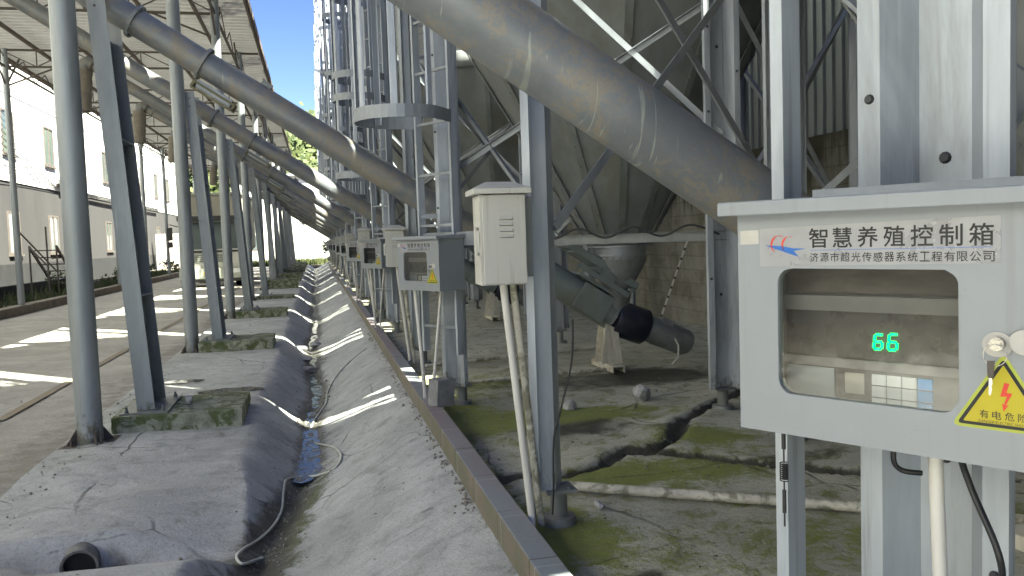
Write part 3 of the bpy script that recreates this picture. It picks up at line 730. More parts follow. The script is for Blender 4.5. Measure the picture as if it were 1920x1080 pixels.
# struts, footings
def make_strut():
    r = thing('conveyor_support', 'x', 'support', (-1.55, YS[1], -.05), 0, 'leaning steel conveyor supports')
    top = V((-.22, 0, 3.78)); D = .27
    b = MB()
    for s_ in (-1, 1):
        b.bar(V((0, D*s_, .012)), top+V((0, D*s_, 0)), .01, .15, (1, 0, 0))
    b.build('flange', MT['post'], r)
    tw = V((0, 0, .012)).lerp(top, .89)
    b = MB(); b.bar(V((-.02, 0, .012)), tw+V((-.02, 0, 0)), .53, .008, (1, 0, 0)); b.build('web', MT['post'], r)
    b = MB()
    for f in (.27, .64):
        c_ = V((0, 0, .012)).lerp(top, f); b.box(c_.x-.012, c_.x+.07, -.26, .26, c_.z-.006, c_.z+.006)
    b.build('stiffener', MT['galv'], r)
    b = MB(); b.box(-.2, .2, -.40, .40, -.006, .012)
    for x in (-.15, .15):
        for y in (-.34, .34): b.tube([(x, y, .01), (x, y, .06)], .011, 8); b.tube([(x, y, .012), (x, y, .03)], .02, 6)
    b.build('base_plate', MT['galv_dark'], r)
    b = MB()
    for z in (-.10, -.22): b.dome(top+V((.0, -D-.005, z)), .012, (0, -1, 0), 8)
    b.build('bolt', MT['dark_steel'], r)
    return r
strut = make_strut(); index_kids()
tag(strut, 'wide steel conveyor support on the nearest mossy footing block, beside the round post')
def footing(k_, y, z0, z1, x0=-1.80, x1=-.72, dy=.47):
    b = MB(); nx, ny = 14, 10
    # rough edged block
    def jit(p, s): return (p[0]+.012*ns(p[1]*9, p[2]*9, s), p[1]+.008*ns(p[0]*9, p[2]*9, s+1), p[2]+.008*ns(p[0]*7, p[1]*7, s+2))
    vs = []; fs = []
    xs_ = lin(x0, x1, (x1-x0)/nx); ys_ = lin(y-dy, y+dy, 2*dy/ny)
    vs = [jit((a, c_, z1), k_) for c_ in ys_ for a in xs_]; m = len(xs_)
    fs = [(j*m+i, j*m+i+1, (j+1)*m+i+1, (j+1)*m+i) for j in range(ny) for i in range(nx)]
    b.add(vs, fs)
    per = [(a, ys_[0]) for a in xs_]+[(x1, c_) for c_ in ys_[1:]]+[(a, ys_[-1]) for a in xs_[::-1][1:]]+[(x0, c_) for c_ in ys_[::-1][1:-1]]
    n = len(per); vs = []
    for q in range(6): vs += [jit((a, c_, z1+(z0-z1)*q/5), k_+(0 if q == 0 else q*5)) for a, c_ in per]
    b.add(vs, [(j*n+i, j*n+(i+1) % n, (j+1)*n+(i+1) % n, (j+1)*n+i) for j in range(5) for i in range(n)])
    return b.build('footing_block', MT['block'])
FZ = [0, -.05, -.03, -.03, -.1, .16, .16, .16, .12, .12, .12]
FL = ['', 'nearest mossy concrete footing block, under the wide steel support', 'second mossy footing block along the drive, dark green front face', 'third footing block, with a thick green mossy top edge']
for k_ in range(1, len(YS)):
    y = YS[k_]-(0 if k_ == 1 else .45 if k_ < 4 else 0)
    fb = footing(k_, y, -.26, FZ[k_])
    tag(fb, FL[k_] if k_ < 4 else ('thin dark footing slab, %s of the row along the drain' % ORD[k_-1] if k_ == 4 else 'tall mossy footing block, %s of the row from the camera' % ORD[k_-1]), 'footing', 'footing blocks under the conveyor supports')
    if k_ == 1: strut.location = (-1.55, y, FZ[1]+.006); continue
    c = copy_tree(strut); c.location = (-1.55, y+(.1 if k_ < 4 else 0), FZ[k_]+.006)
    tag(c, 'leaning steel conveyor support, %s of its row counted from the camera' % ORD[k_-1])

# ---------------------------------------------------------------- canopy
def canopy():
    r = thing('canopy', 'open corrugated canopy on round posts covering the drive between building and silos', 'canopy', (0, 0, 0))
    Y0, Y1 = 2.0, 64.0; XL, XR = -8.5, -1.26; ZL, ZR = 7.06, 6.98
    b = MB(); vs = []; n = 0; y = Y0
    while y < Y1:
        dz = (0, .06, .06, 0)[n % 4]
        vs += [(XL, y, ZL+dz), (XR, y, ZR+dz)]; y += .075; n += 1
    m = len(vs)//2
    b.add(vs, [(2*i, 2*i+1, 2*i+3, 2*i+2) for i in range(m-1)])
    b.build('roof_sheet', MT['roof'], r)
    for x in lin(XL+.08, XR-.06, (XR-XL)/6):
        z = ZL+(ZR-ZL)*(x-XL)/(XR-XL)
        MB().box(x-.03, x+.03, Y0, Y1, z-.10, z-.004).build('purlin', MT['rust_pipe'], r)
    MB().box(XR-.002, XR+.02, Y0, Y1, ZR-.10, ZR+.06).build('edge_trim', MT['rust_pipe'], r)
    MB().box(XL-.02, XL+.002, Y0, Y1, ZL-.10, ZL+.06).build('edge_trim', MT['rust_pipe'], r)
    tr = None
    for i in range(0, 10):
        y = 7.48+5.87*i
        if tr is None:
            b = MB(); zt, zb = 6.86, 6.42
            b.bar((XL+.1, 0, zt), (XR-.1, 0, zt), .05, .05); b.bar((XL+.5, 0, zb), (XR-.55, 0, zb), .05, .05)
            xs_ = lin(XL+.5, XR-.6, .85)
            for q, x in enumerate(xs_[:-1]):
                x2 = xs_[q+1]
                b.bar((x, 0, zb), (x, 0, zt), .025, .025, (1, 0, 0)); b.bar((x, 0, zb if q % 2 else zt), (x2, 0, zt if q % 2 else zb), .025, .025, (0, 1, 0))
            tr = b.build('truss', MT['dark_steel'], r); tr.location = (0, y, 0)
        else:
            t2 = tr.copy(); COL.objects.link(t2); t2.location = (0, y, 0)
        # lengthwise bracing truss
        for (X, rr, zb0) in ((-1.91, .1, -.2), (-7.9, .085, -.24)):
            key = 'cpost%.1f' % X
            def mk():
                b = MB(); b.tube([(0, 0, zb0+.01), (0, 0, 6.9)], [rr*1.03, rr*.93], 26); return b
            p_ = shared(key, mk, 'post', MT['post'], r); p_.location = (X, y, 0)
            if X > -3:
                def mk2():
                    b = MB(); b.box(-.2, .2, -.2, .2, zb0, zb0+.014)
                    for a in range(4):
                        ca, sa = cos(a*pi/2+.5), sin(a*pi/2+.5)
                        b.plate([(ca*rr*.95, sa*rr*.95, zb0+.012), (ca*(rr+.09), sa*(rr+.09), zb0+.012), (ca*rr*.95, sa*rr*.95, zb0+.15)], (-sa, ca, 0), .01)
                    for a in range(4): b.tube([(.16*cos(a*pi/2+.785), .16*sin(a*pi/2+.785), zb0), (.16*cos(a*pi/2+.785), .16*sin(a*pi/2+.785), zb0+.06)], .012, 8)
                    return b
                q_ = shared('cbase', mk2, 'base_plate', MT['dark_steel'], p_)
                # knee braces to the truss
                def mk3():
                    b = MB(); b.bar((0, 0, 5.9), (-1.3, 0, 6.42), .04, .04, (0, 1, 0)); b.bar((0, 0, 5.9), (0, 1.2, 6.88), .04, .04, (1, 0, 0)); b.bar((0, 0, 5.9), (0, -1.2, 6.88), .04, .04, (1, 0, 0)); return b
                shared('knee', mk3, 'knee_brace', MT['dark_steel'], p_)
            else:
                def mk4():
                    b = MB(); b.bar((0, 0, 5.9), (1.3, 0, 6.42), .04, .04, (0, 1, 0)); b.bar((0, 0, 5.9), (0, 1.2, 6.88), .04, .04, (1, 0, 0)); b.bar((0, 0, 5.9), (0, -1.2, 6.88), .04, .04, (1, 0, 0)); return b
                shared('knee2', mk4, 'knee_brace', MT['dark_steel'], p_)
    for X in (-7.9, -1.91):
        b = MB(); b.box(X-.025, X+.025, 3, 62, 6.40, 6.45)
        ysb = lin(3, 62, .98)
        for q in range(len(ysb)-1):
            b.bar((X, ysb[q], 6.43 if q % 2 else 6.86), (X, ysb[q+1], 6.86 if q % 2 else 6.43), .022, .022, (1, 0, 0))
        b.build('lattice_girder', MT['dark_steel'], r)
canopy()

# ---------------------------------------------------------------- control cabinets
FN, FT = NV, TV                                  # outward normal and rightward tangent of a cabinet face
def FP(t, z, n=0): return FN*(.46+n)+FT*t+V((0, 0, z))      # relative to the column
def ftext(chars, t0, t1, zb, zt, name, mtl, parent, n=.001, bold=.0, fit=False, ratio=.86):
    """write characters in equal cells between t0 and t1 (or fitted as one line)"""
    b = MB()
    def conv(s):
        cu = bpy.data.curves.new('lettering', 'FONT'); cu.body = s; cu.size = 1; cu.offset = bold; cu.resolution_u = 2
        ob = bpy.data.objects.new('lettering', cu); COL.objects.link(ob)
        dg = bpy.context.evaluated_depsgraph_get(); me = bpy.data.meshes.new_from_object(ob.evaluated_get(dg))
        vs = [tuple(v.co) for v in me.vertices]; fs = [tuple(p.vertices) for p in me.polygons]
        bpy.data.objects.remove(ob); bpy.data.curves.remove(cu); bpy.data.meshes.remove(me)
        return vs, fs
    items = [chars] if fit else list(chars)
    m = len(items); cell = (t1-t0)/m
    for i, ch in enumerate(items):
        vs, fs = conv(ch)
        if not vs: continue
        xs_ = [v[0] for v in vs]; yz = [v[1] for v in vs]
        x0, x1, y0, y1 = min(xs_), max(xs_), min(yz), max(yz)
        w_ = (cell if fit else (zt-zb)*ratio/.86*1.0); w_ = min(w_, cell*(1 if fit else .97))
        cx = t0+cell*(i+.5)
        sx_, sy_ = w_/(x1-x0), (zt-zb)/(y1-y0)
        b.add([FP(cx+(v[0]-(x0+x1)/2)*sx_, zb+(v[1]-y0)*sy_, n) for v in vs], fs)
    return b.build(name, mtl, parent)
def seg7(d, t, z, w_, h, n, b):
    segs = {'6': 'afgecd'}[d]; th = .0042; sl = .12
    def P(a, c_): return (t+a+sl*c_, z+c_)
    pos_ = {'a': ((0, h), (w_, h)), 'g': ((0, h/2), (w_, h/2)), 'd': ((0, 0), (w_, 0)), 'f': ((0, h/2), (0, h)), 'e': ((0, 0), (0, h/2)), 'c': ((w_, 0), (w_, h/2)), 'b': ((w_, h/2), (w_, h))}
    for s_ in segs:
        (a, c_), (e, f) = pos_[s_]; p, q = P(a, c_), P(e, f)
        p3, q3 = FP(*p, n), FP(*q, n); d_ = (q3-p3); b.bar(p3+d_*.1, q3-d_*.1, th, .002, FN)
def rrect(t0, t1, z0, z1, r, n=6):
    pts = []
    for (cx, cz, a0) in ((t1-r, z1-r, 0), (t0+r, z1-r, 90), (t0+r, z0+r, 180), (t1-r, z0+r, 270)):
        for i in range(n+1): a = radians(a0+90*i/n); pts.append((cx+r*cos(a), cz+r*sin(a)))
    return pts
T0, T1, Z0, Z1 = -.213, .335, 1.018, 1.428
WT0, WT1, WZ0, WZ1 = -.131, .180, 1.094, 1.326
def make_cabinet():
    r = thing('control_cabinet', 'x', 'control cabinet', (1.29, 1.5, 0), 0, 'grey control cabinets on the silo columns')
    DP = .255
    b = MB()
    def panel(t0, t1, z0, z1, n0, n1): b.obox((FP(t0, z0, n0)+FP(t1, z1, n1))/2, FT*((t1-t0)/2), FN*((n1-n0)/2), (0, 0, (z1-z0)/2))
    panel(T0, T1, Z0, Z0+.003, -DP, -.022); panel(T0, T0+.003, Z0+.003, Z1, -DP, -.022); panel(T1-.003, T1, Z0+.003, Z1, -DP, -.022); panel(T0+.003, T1-.003, Z0+.003, Z1, -DP, -DP+.003)
    panel(T0+.003, T1-.003, Z1-.003, Z1, -DP+.003, -.022)
    b.build('body', MT['enamel_side'], r)
    # door with a rounded window opening
    b = MB(); win = rrect(WT0, WT1, WZ0, WZ1, .028); m = len(win)
    win2 = [(t+.0015*ns(t*90, z*90, 2), z+.0018*ns(t*70, z*70, 3)) for t, z in win]
    out = []
    cx, cz = (WT0+WT1)/2, (WZ0+WZ1)/2
    for (t, z) in win:                      # project the window outline on to the door outline
        dx, dz = t-cx, z-cz; ks = []
        if dx > 0: ks.append((T1-cx)/dx)
        if dx < 0: ks.append((T0-cx)/dx)
        if dz > 0: ks.append((Z1-cz)/dz)
        if dz < 0: ks.append((Z0-cz)/dz)
        kk = min(ks); out.append((cx+dx*kk, cz+dz*kk))
    rows = []
    for i, o_ in enumerate(out):           # insert corners
        rows.append((win2[i], o_))
    corners = [(T1, Z1), (T0, Z1), (T0, Z0), (T1, Z0)]
    for n_, dn in ((0, 0), (-.02, 1)):
        pass
    vs = []; fs = []
    outer = []; link = []
    for i in range(m):
        o1, o2 = out[i], out[(i+1) % m]
        outer.append(o1); link.append(len(outer)-1)
        for c_ in corners:
            on1 = abs(o1[0]-c_[0]) < 1e-6 or abs(o1[1]-c_[1]) < 1e-6; on2 = abs(o2[0]-c_[0]) < 1e-6 or abs(o2[1]-c_[1]) < 1e-6
            same = (abs(o1[0]-o2[0]) < 1e-6) or (abs(o1[1]-o2[1]) < 1e-6)
            if on1 and on2 and not same: outer.append(c_)
    L = len(outer)
    for n_ in (0, -.02):
        vs += [FP(t, z, n_) for t, z in outer]+[FP(t, z, n_) for t, z in win2]
    st = L+m
    for i in range(m):
        a = link[i]; e = link[(i+1) % m] if i < m-1 else L
        path = [x % L for x in range(a, e+1)]
        fs.append(tuple([L+i]+path+[L+(i+1) % m])); fs.append(tuple([st+x for x in [L+i]+path+[L+(i+1) % m]][::-1]))
        fs.append((L+i, L+(i+1) % m, st+L+(i+1) % m, st+L+i))
    fs += [(i, (i+1) % L, st+(i+1) % L, st+i) for i in range(L)]
    b.add(vs, fs)
    door = b.build('door', MT['enamel'], r)
    MB().plate([FP(t, z, -.006) for t, z in rrect(WT0-.008, WT1+.008, WZ0-.008, WZ1+.008, .03)], FN*-1, .002).build('window', MT['acrylic'], door)
    # rain cover
    b = MB(); ct0, ct1 = T0-.022, T1+.022
    pr = [(-DP-.02, Z1+.002), (.035, Z1+.002-.004), (.035, Z1+.022), (.03, Z1+.024), (-DP-.02, Z1+.032)]
    n_ = len(pr); vs = [FP(ct0, z, a) for a, z in pr]+[FP(ct1, z, a) for a, z in pr]
    b.add(vs, [tuple(range(n_)), tuple(range(n_, 2*n_))[::-1]]+[(i, (i+1) % n_, n_+(i+1) % n_, n_+i) for i in range(n_)])
    b.build('rain_cover', MT['enamel'], r, bevel=.0015)
    # fixing rail behind
    MB().bar(FP(T0+.02, Z1-.005, -DP-.022), FP(T1+.2, Z1-.005, -DP-.022), .035, .11, (0, 0, 1)).build('mounting_rail', MT['galv'], r)
    # banner
    ban = MB().plate([FP(-.166, 1.330, .0002), FP(.240, 1.336, .0002), FP(.240, 1.409, .0002), FP(-.166, 1.400, .0002)], FN, .0006).build('name_label', MT['silver'], door)
    MB().plate([FP(-.207, 1.371, .0002), FP(-.168, 1.372, .0002), FP(-.168, 1.398, .0002), FP(-.207, 1.397, .0002)], FN, .0005).build('small_label', MT['paper'], door)
    ftext('智慧养殖控制箱', -.073, .235, 1.363, 1.398, 'lettering', MT['ink'], ban, .0012, .011)
    ftext('济源市超光传感器系统工程有限公司', -.068, .233, 1.3385, 1.3545, 'lettering', MT['ink'], ban, .0012, .007)
    MB().plate([FP(-.066, 1.3585, .0008), FP(.229, 1.3605, .0008), FP(.229, 1.3613, .0008), FP(-.066, 1.3593, .0008)], FN, .0003).build('rule_line', MT['blue'], ban)
    MB().plate([FP(-.155, 1.369, .0008), FP(-.12, 1.367, .0008), FP(-.1, 1.363, .0008), FP(-.074, 1.362, .0008), FP(-.098, 1.358, .0008), FP(-.088, 1.3475, .0008), FP(-.118, 1.357, .0008)], FN, .0004).build('blue_swoosh', MT['blue'], ban)
    b = MB()
    for (dx, rr) in ((-.128, .0165), (-.108, .0145)):
        arc = []
        for i in range(13):
            a = radians(60+14.5*i); arc.append((dx+rr*cos(a)*.95, 1.370+rr*sin(a)))
        inn = [(t+.0035*(1-abs(i-6)/7), z) for i, (t, z) in enumerate(arc)]
        b.plate([FP(t, z, .0008) for t, z in arc]+[FP(t+.001, z, .0008) for t, z in inn[::-1]], FN, .0004)
    b.build('red_arcs', MT['red'], ban)
    # lock, tags, keys
    lk = MB(); lk.tube([FP(.238, 1.213, 0), FP(.238, 1.213, .016)], .0105, 18); lk.tube([FP(.238, 1.213, .016), FP(.238, 1.213, .020)], .0075, 14)
    lock = lk.build('lock', MT['chrome'], door)
    def disc(t, z, rt, rz_, n): return MB().plate([FP(t+rt*cos(2*pi*i/28), z+rz_*sin(2*pi*i/28), n) for i in range(28)], FN, .0012)
    disc(.236, 1.211, .0215, .0195, .0015).build('paper_tag', MT['paper'], lock); disc(.274, 1.217, .021, .019, .006).build('paper_tag', MT['paper'], lock)
    b = MB(); b.tube([FP(.238+.0165*cos(2*pi*i/20), 1.197+.0165*sin(2*pi*i/20), .021) for i in range(21)], .0008, 6, False)
    b.build('key_ring', MT['chrome'], lock)
    b = MB(); b.plate([FP(.228, 1.188, .021), FP(.238, 1.189, .021), FP(.237, 1.163, .021), FP(.229, 1.162, .021)], FN, .003)
    b.build('key', MT['dark_steel'], lock)
    b = MB(); b.plate([FP(.2305, 1.162, .022), FP(.2350, 1.162, .022), FP(.2358, 1.154, .022), FP(.2345, 1.150, .022), FP(.2352, 1.146, .022), FP(.2335, 1.136, .022), FP(.2305, 1.136, .022)], FN, .0015); b.build('key_blade', MT['chrome'], lock)
    # warning triangle
    def tri(s_, n, th, mtl, nm, par, rc=.012):
        ctr = (.244, 1.118); ap = [(0, .072), (-.0665, -.036), (.0665, -.036)]; pts = []
        for i in range(3):
            a, p, c_ = V(ap[i-1]), V(ap[i]), V(ap[(i+1) % 3])
            d1, d2 = (a-p).normalized(), (c_-p).normalized()
            for f in lin(0, 1, .25): q = p+d1*rc*(1-f)**2*1.0+d2*rc*f**2; pts.append((ctr[0]+q.x*s_, ctr[1]+q.y*s_))
        return MB().plate([FP(t, z, n) for t, z in pts], FN, th).build(nm, mtl, par)
    sign = tri(1.13, .0002, .0006, MT['sign_lime'], 'warning_sign', door)
    tri(1.0, .0009, .0003, MT['ink'], 'sign_border', sign, .008); tri(.86, .0013, .0003, MT['sign_yellow'], 'sign_panel', sign, .003)
    MB().plate([FP(t, z, .0017) for t, z in ((.2455, 1.153), (.2525, 1.152), (.2485, 1.138), (.2565, 1.137), (.2475, 1.118), (.2515, 1.119), (.2445, 1.108), (.2425, 1.121), (.2450, 1.119), (.2490, 1.132), (.2400, 1.131))], FN, .0004).build('bolt_symbol', MT['red'], sign)
    ftext('有电危险', .2085, .2795, 1.0945, 1.1075, 'lettering', MT['ink'], sign, .0017, .006)
    ftext('DANGER!ELECTRIC SHOCK', .2095, .2790, 1.0875, 1.0918, 'lettering', MT['ink'], sign, .0017, .004, fit=True)
    # instrument behind the window
    ins = MB()
    ins.obox(FP(.0325, 1.206, -.14), FT*.2, FN*.06, (0, 0, .14)); inst = ins.build('instrument', MT['inst'], r, bevel=.004)
    def strip(t0, t1, za, zb, n, th, mtl, nm): return MB().plate([FP(t0, za, n), FP(t1, za, n), FP(t1, zb, n), FP(t0, zb, n)], FN, th).build(nm, mtl, inst)
    strip(-.155, .225, 1.278, 1.338, -.0795, .006, MT['inst_reflection'], 'reflection_strip')  # strip painted as the brown reflection seen across the window top
    strip(-.155, .225, 1.245, 1.273, -.0795, .016, MT['inst'], 'upper_lip')
    strip(-.155, .225, 1.158, 1.2445, -.0795, .004, MT['inst_dark'], 'display')
    strip(-.155, .225, 1.141, 1.1575, -.0795, .014, MT['inst'], 'lower_lip')
    strip(-.155, .225, 1.078, 1.1405, -.0795, .003, MT['inst_dark'], 'keypad_panel')
    strip(-.155, -.06, 1.078, 1.137, -.0764, .002, mat('instrument_plate_blue_grey', (.30, .34, .39), .4, 0, .05, 9, bumps=0), 'maker_plate')
    strip(-.040, -.004, 1.094, 1.132, -.0764, .002, MT['paper'], 'blank_sticker')
    b = MB()
    for i in range(3):
        for j in range(3):
            t, z = .010+i*.0265, 1.114-j*.0215; b.plate([FP(a, c_, -.0764) for a, c_ in ((t, z), (t+.0245, z), (t+.0245, z+.019), (t, z+.019))], FN, .003)
    b.build('keys', MT['key'], inst)
    b = MB()
    for j in range(3): z = 1.114-j*.0215; b.plate([FP(a, c_, -.0764) for a, c_ in ((.0895, z), (.1135, z), (.1135, z+.019), (.0895, z+.019))], FN, .003)
    b.build('blue_keys', MT['key_blue'], inst)
    b = MB(); seg7('6', .013, 1.179, .0145, .026, -.0745, b); seg7('6', .038, 1.179, .0150, .028, -.0745, b); b.build('digits', MT['led'], inst)
    return r
cab = make_cabinet(); index_kids()
for o_ in list(KIDS): KIDS[o_] = [q for q in KIDS[o_] if not q.name.startswith('digits')]    # only the near display is lit
tag(cab, 'large grey control cabinet closest to the camera, its window showing green digits 66')
CABPOS = [(1.29, 1.5)]+[(XC+COLS1[1][0], YS[k_]+COLS1[1][1]) for k_ in range(1, len(YS))]
for k_ in range(1, len(YS)):
    c = copy_tree(cab); c.location = (*CABPOS[k_], random.uniform(-.03, .02) if k_ > 1 else -.02)
    tag(c, 'grey control cabinet with small yellow warning sign, left of the big cream switch box' if k_ == 1 else 'grey windowed control cabinet, %s of the row counted from the camera' % ORD[k_])

# cream switch boxes on the next column of every silo
def make_switch():
    r = thing('switch_box', 'x', 'switch box', (0, 0, 0), 0, 'cream switch boxes on the silo columns')
    W, D, H = .2, .20, .40       # local: x right, y back, front at y=0
    MB().box(0.0, W, .014, D, 1.19, 1.59).build('body', MT['cream'], r, bevel=.003)
    dr = MB().box(.012, W+.004, 0, .0125, 1.195, 1.588).build('door', MT['cream'], r, bevel=.003)
    b = MB()
    for i in range(4):
        z = 1.478-i*.026
        pts = [(.085, z), (.145, z), (.148, z+.012), (.088, z+.014)]
        b.add([(.085, -.0005, z), (.147, -.0005, z), (.147, -.0005, z+.013), (.085, -.0005, z+.013), (.089, -.009, z+.002), (.143, -.009, z+.002), (.143, -.004, z+.012), (.089, -.004, z+.012)],
              [(4, 5, 6, 7), (0, 1, 5, 4), (1, 2, 6, 5), (2, 3, 7, 6), (3, 0, 4, 7)])
    b.build('louvre', MT['cream'], dr)
    b = MB(); b.add([(.083, -.0008, 1.3985+i*.026) if j == 0 else (.149, -.0008, 1.3985+i*.026) if j == 1 else (.149, -.0008, 1.4005+i*.026) if j == 2 else (.083, -.0008, 1.4005+i*.026) for i in range(4) for j in range(4)], [(4*i, 4*i+1, 4*i+2, 4*i+3) for i in range(4)])
    b.build('louvre_slot', MT['dark_steel'], dr)
    b = MB(); o_ = .028
    b.add([(-o_, -o_, 1.592), (W+o_, -o_, 1.592), (W+o_, D+o_, 1.592), (-o_, D+o_, 1.592), (-o_, -o_, 1.615), (W+o_, -o_, 1.615), (W+o_, D+o_, 1.615), (-o_, D+o_, 1.615), (.04, .06, 1.648), (W-.04, .06, 1.648), (W-.04, D-.06, 1.648), (.04, D-.06, 1.648)],
          [(3, 2, 1, 0), (0, 1, 5, 4), (1, 2, 6, 5), (2, 3, 7, 6), (3, 0, 4, 7), (4, 5, 9, 8), (5, 6, 10, 9), (6, 7, 11, 10), (7, 4, 8, 11), (8, 9, 10, 11)])
    b.build('hipped_cover', MT['cream'], r, bevel=.002)
    b = MB(); b.bar((-.012, .03, 1.32), (-.012, .03, 1.45), .016, .012, (0, 1, 0)); b.bar((-.012, .03, 1.33), (.002, .03, 1.33), .012, .012); b.bar((-.012, .03, 1.44), (.002, .03, 1.44), .012, .012); b.build('handle', MT['truck_white'], r)
    MB().prof((W+.02, D*.6, 1.22), (W+.02, D*.6, 1.58), CCH, (1, 0, 0)).build('mounting_bracket', MT['galv_dark'], r)
    return r
sw = make_switch(); index_kids()
def swpos(k_):
    c0 = COLS0[0] if k_ == 0 else COLS1[0]
    return (XC+c0[0]-.40, YS[k_]+c0[1]-.29, 0)
sw.location = swpos(0); sw.rotation_euler = (0, 0, radians(-2))
tag(sw, 'big cream switch box with four louvres and hipped cover, beside the nearest slim column')
for k_ in range(1, len(YS)):
    c = copy_tree(sw); p_ = swpos(k_); c.location = (p_[0]+random.uniform(-.03, .03), p_[1], random.uniform(-.06, .05)-.02); c.rotation_euler = (0, 0, radians(random.uniform(-8, 2)))
    tag(c, 'cream switch box behind the control cabinets, %s of its row counted from the camera' % ORD[k_])

# conduits
def conduit(pts, r_, mtl, label, group='white conduits dropping from the boxes'):
    o = MB().tube(pts, r_, 14).build('conduit_pipe', mtl); return tag(o, label, 'pipe', group)
def bend(p, q, s, r_=.05, n=5):
    p, q, s = V(p), V(q), V(s); a = q+(p-q).normalized()*r_; b_ = q+(s-q).normalized()*r_
    return [p]+[a.lerp(q, t).lerp(q.lerp(b_, t), t) for t in lin(0, 1, 1/n)]+[s]
for k_ in range(len(YS)):
    q = V(swpos(k_)); own = ORD[k_]
    conduit(bend((q.x+.115, q.y+.10, 1.2), (q.x+.235, q.y+.17, .055), (.90, q.y+.08, .03)), .018, MT['pvc'], 'white conduit with elbow under the big cream switch box' if k_ == 0 else 'white elbowed conduit below cream switch box, %s of the row' % own)
    conduit([(q.x+.165, q.y+.12, 1.19), (q.x+.21, q.y+.16, .8), (q.x+.285, q.y+.2, .02)], .0165, MT['pvc_dirty'], 'stained straight conduit just right of the white one under the big cream box' if k_ == 0 else 'stained straight conduit below cream switch box, %s of the row' % own)
    c_ = V((*CABPOS[k_], 0))
    if k_ == 0:
        p0 = c_+FP(.10, 1.02, -.12); p1 = c_+FP(.13, .1, -.13)
        conduit([p0, p1, p1-V((0, 0, .1))], .0125, MT['pvc'], 'white conduit dropping from the large near control cabinet')
    else:
        p0 = c_+FP(-.13, 1.02, -.1); conduit([p0, p0+V((.02, -.1, -.5)), p0+V((.05, -.05, -1.0))], .0155, MT['pvc'], 'white conduit under the left edge of control cabinet, %s of the row' % own)
        p0 = c_+FP(.10, 1.02, -.2); p1 = V((p0.x-.1, p0.y+.02, .16))
        conduit(bend(p0, p1, (.93, p1.y-.12, .04), .06), .0125, MT['pvc'], 'thin bent conduit under the right side of control cabinet, %s of the row' % own)
# cables
def cable(pts, r_, mtl, label, name='cable', cat='cable', group=None, sub=6):
    P = [V(p) for p in pts]; out = []
    for i in range(len(P)-1):
        a, b_, c_, d = P[max(i-1, 0)], P[i], P[i+1], P[min(i+2, len(P)-1)]
        for j in range(sub):
            t = j/sub; out.append(.5*((2*b_)+(c_-a)*t+(2*a-5*b_+4*c_-d)*t*t+(3*b_-a-3*c_+d)*t**3))
    out.append(P[-1]); o = MB().tube(out, r_, 8).build(name, mtl); return tag(o, label, cat, group)
c0 = V((*CABPOS[0], 0))
cable([c0+FP(.13, 1.03, -.12), c0+FP(.17, .95, -.09), c0+FP(.22, .86, -.06), c0+FP(.21, .79, -.09), c0+FP(.15, .71, -.12), c0+FP(.18, .67, -.1), c0+FP(.26, .60, -.08), c0+FP(.3, .45, -.1)], .0055, MT['black'], 'black cable looping beside the conduit under the near control cabinet')
cable([c0+FP(.03, 1.03, -.14), c0+FP(.02, .97, -.14), c0+FP(.03, .945, -.15), c0+FP(.06, .94, -.17)], .005, MT['black'], 'short black cable loop under the middle of the near control cabinet')
ca = V((XC+COLS0[0][0], YS[0]+COLS0[0][1], 0))
cable([ca+V((.075, -.08, 1.0)), ca+V((.06, -.09, .8)), ca+V((.0, -.11, .6)), ca+V((-.05, -.13, .45)), ca+V((-.06, -.13, .2)), ca+V((-.07, -.13, .08))], .005, MT['black'], 'thin black cable running down the front of the nearest slim column')
bA, bB = V((1.15+.35, 6.93-.2, 1.44)), V((XC, 5.95, 1.44))
pts = []
for i in range(9):
    f = i/8; p = bA.lerp(bB, f)+V((-.05, -.09, -.02+(.03 if i % 2 else -.05))); pts.append(p)
cable(pts, .008, MT['black'], 'black cable wound along the horizontal tie beam under the second hopper')
cable([(1.62, 6.3, 2.64), (1.75, 6.3, 2.66), (1.9, 6.25, 2.50), (2.1, 6.2, 2.46), (2.4, 6.15, 2.52), (2.5, 6.1, 2.45)], .007, MT['black'], 'black cable hanging between braces above the mud-stained conveyor tube')
# spring antenna on the near ladder rail
r = thing('antenna', 'thin black spring antenna hanging below the near control cabinet', 'antenna', c0+NV*.24+TV*-.245+V((0, 0, 0)))
b = MB(); b.tube([(0, 0, 1.02), (0, 0, .98)], .002, 8); b.tube([(0, 0, .98), (0, 0, .925)], .0045, 10); b.tube([(0, 0, .925), (0, 0, .895)], .0018, 8); b.tube([(0, 0, .855), (0, 0, .835)], .0018, 8); b.tube([(0, 0, .835), (0, 0, .785)], .0042, 10); b.tube([(0, 0, .785), (0, 0, .755)], .002, 8)
b.build('whip', MT['black'], r)
MB().tube([(.0085*cos(i*.7), .0085*sin(i*.7), .895-.04*i/80) for i in range(81)], .0014, 6).build('coil', MT['black'], r)

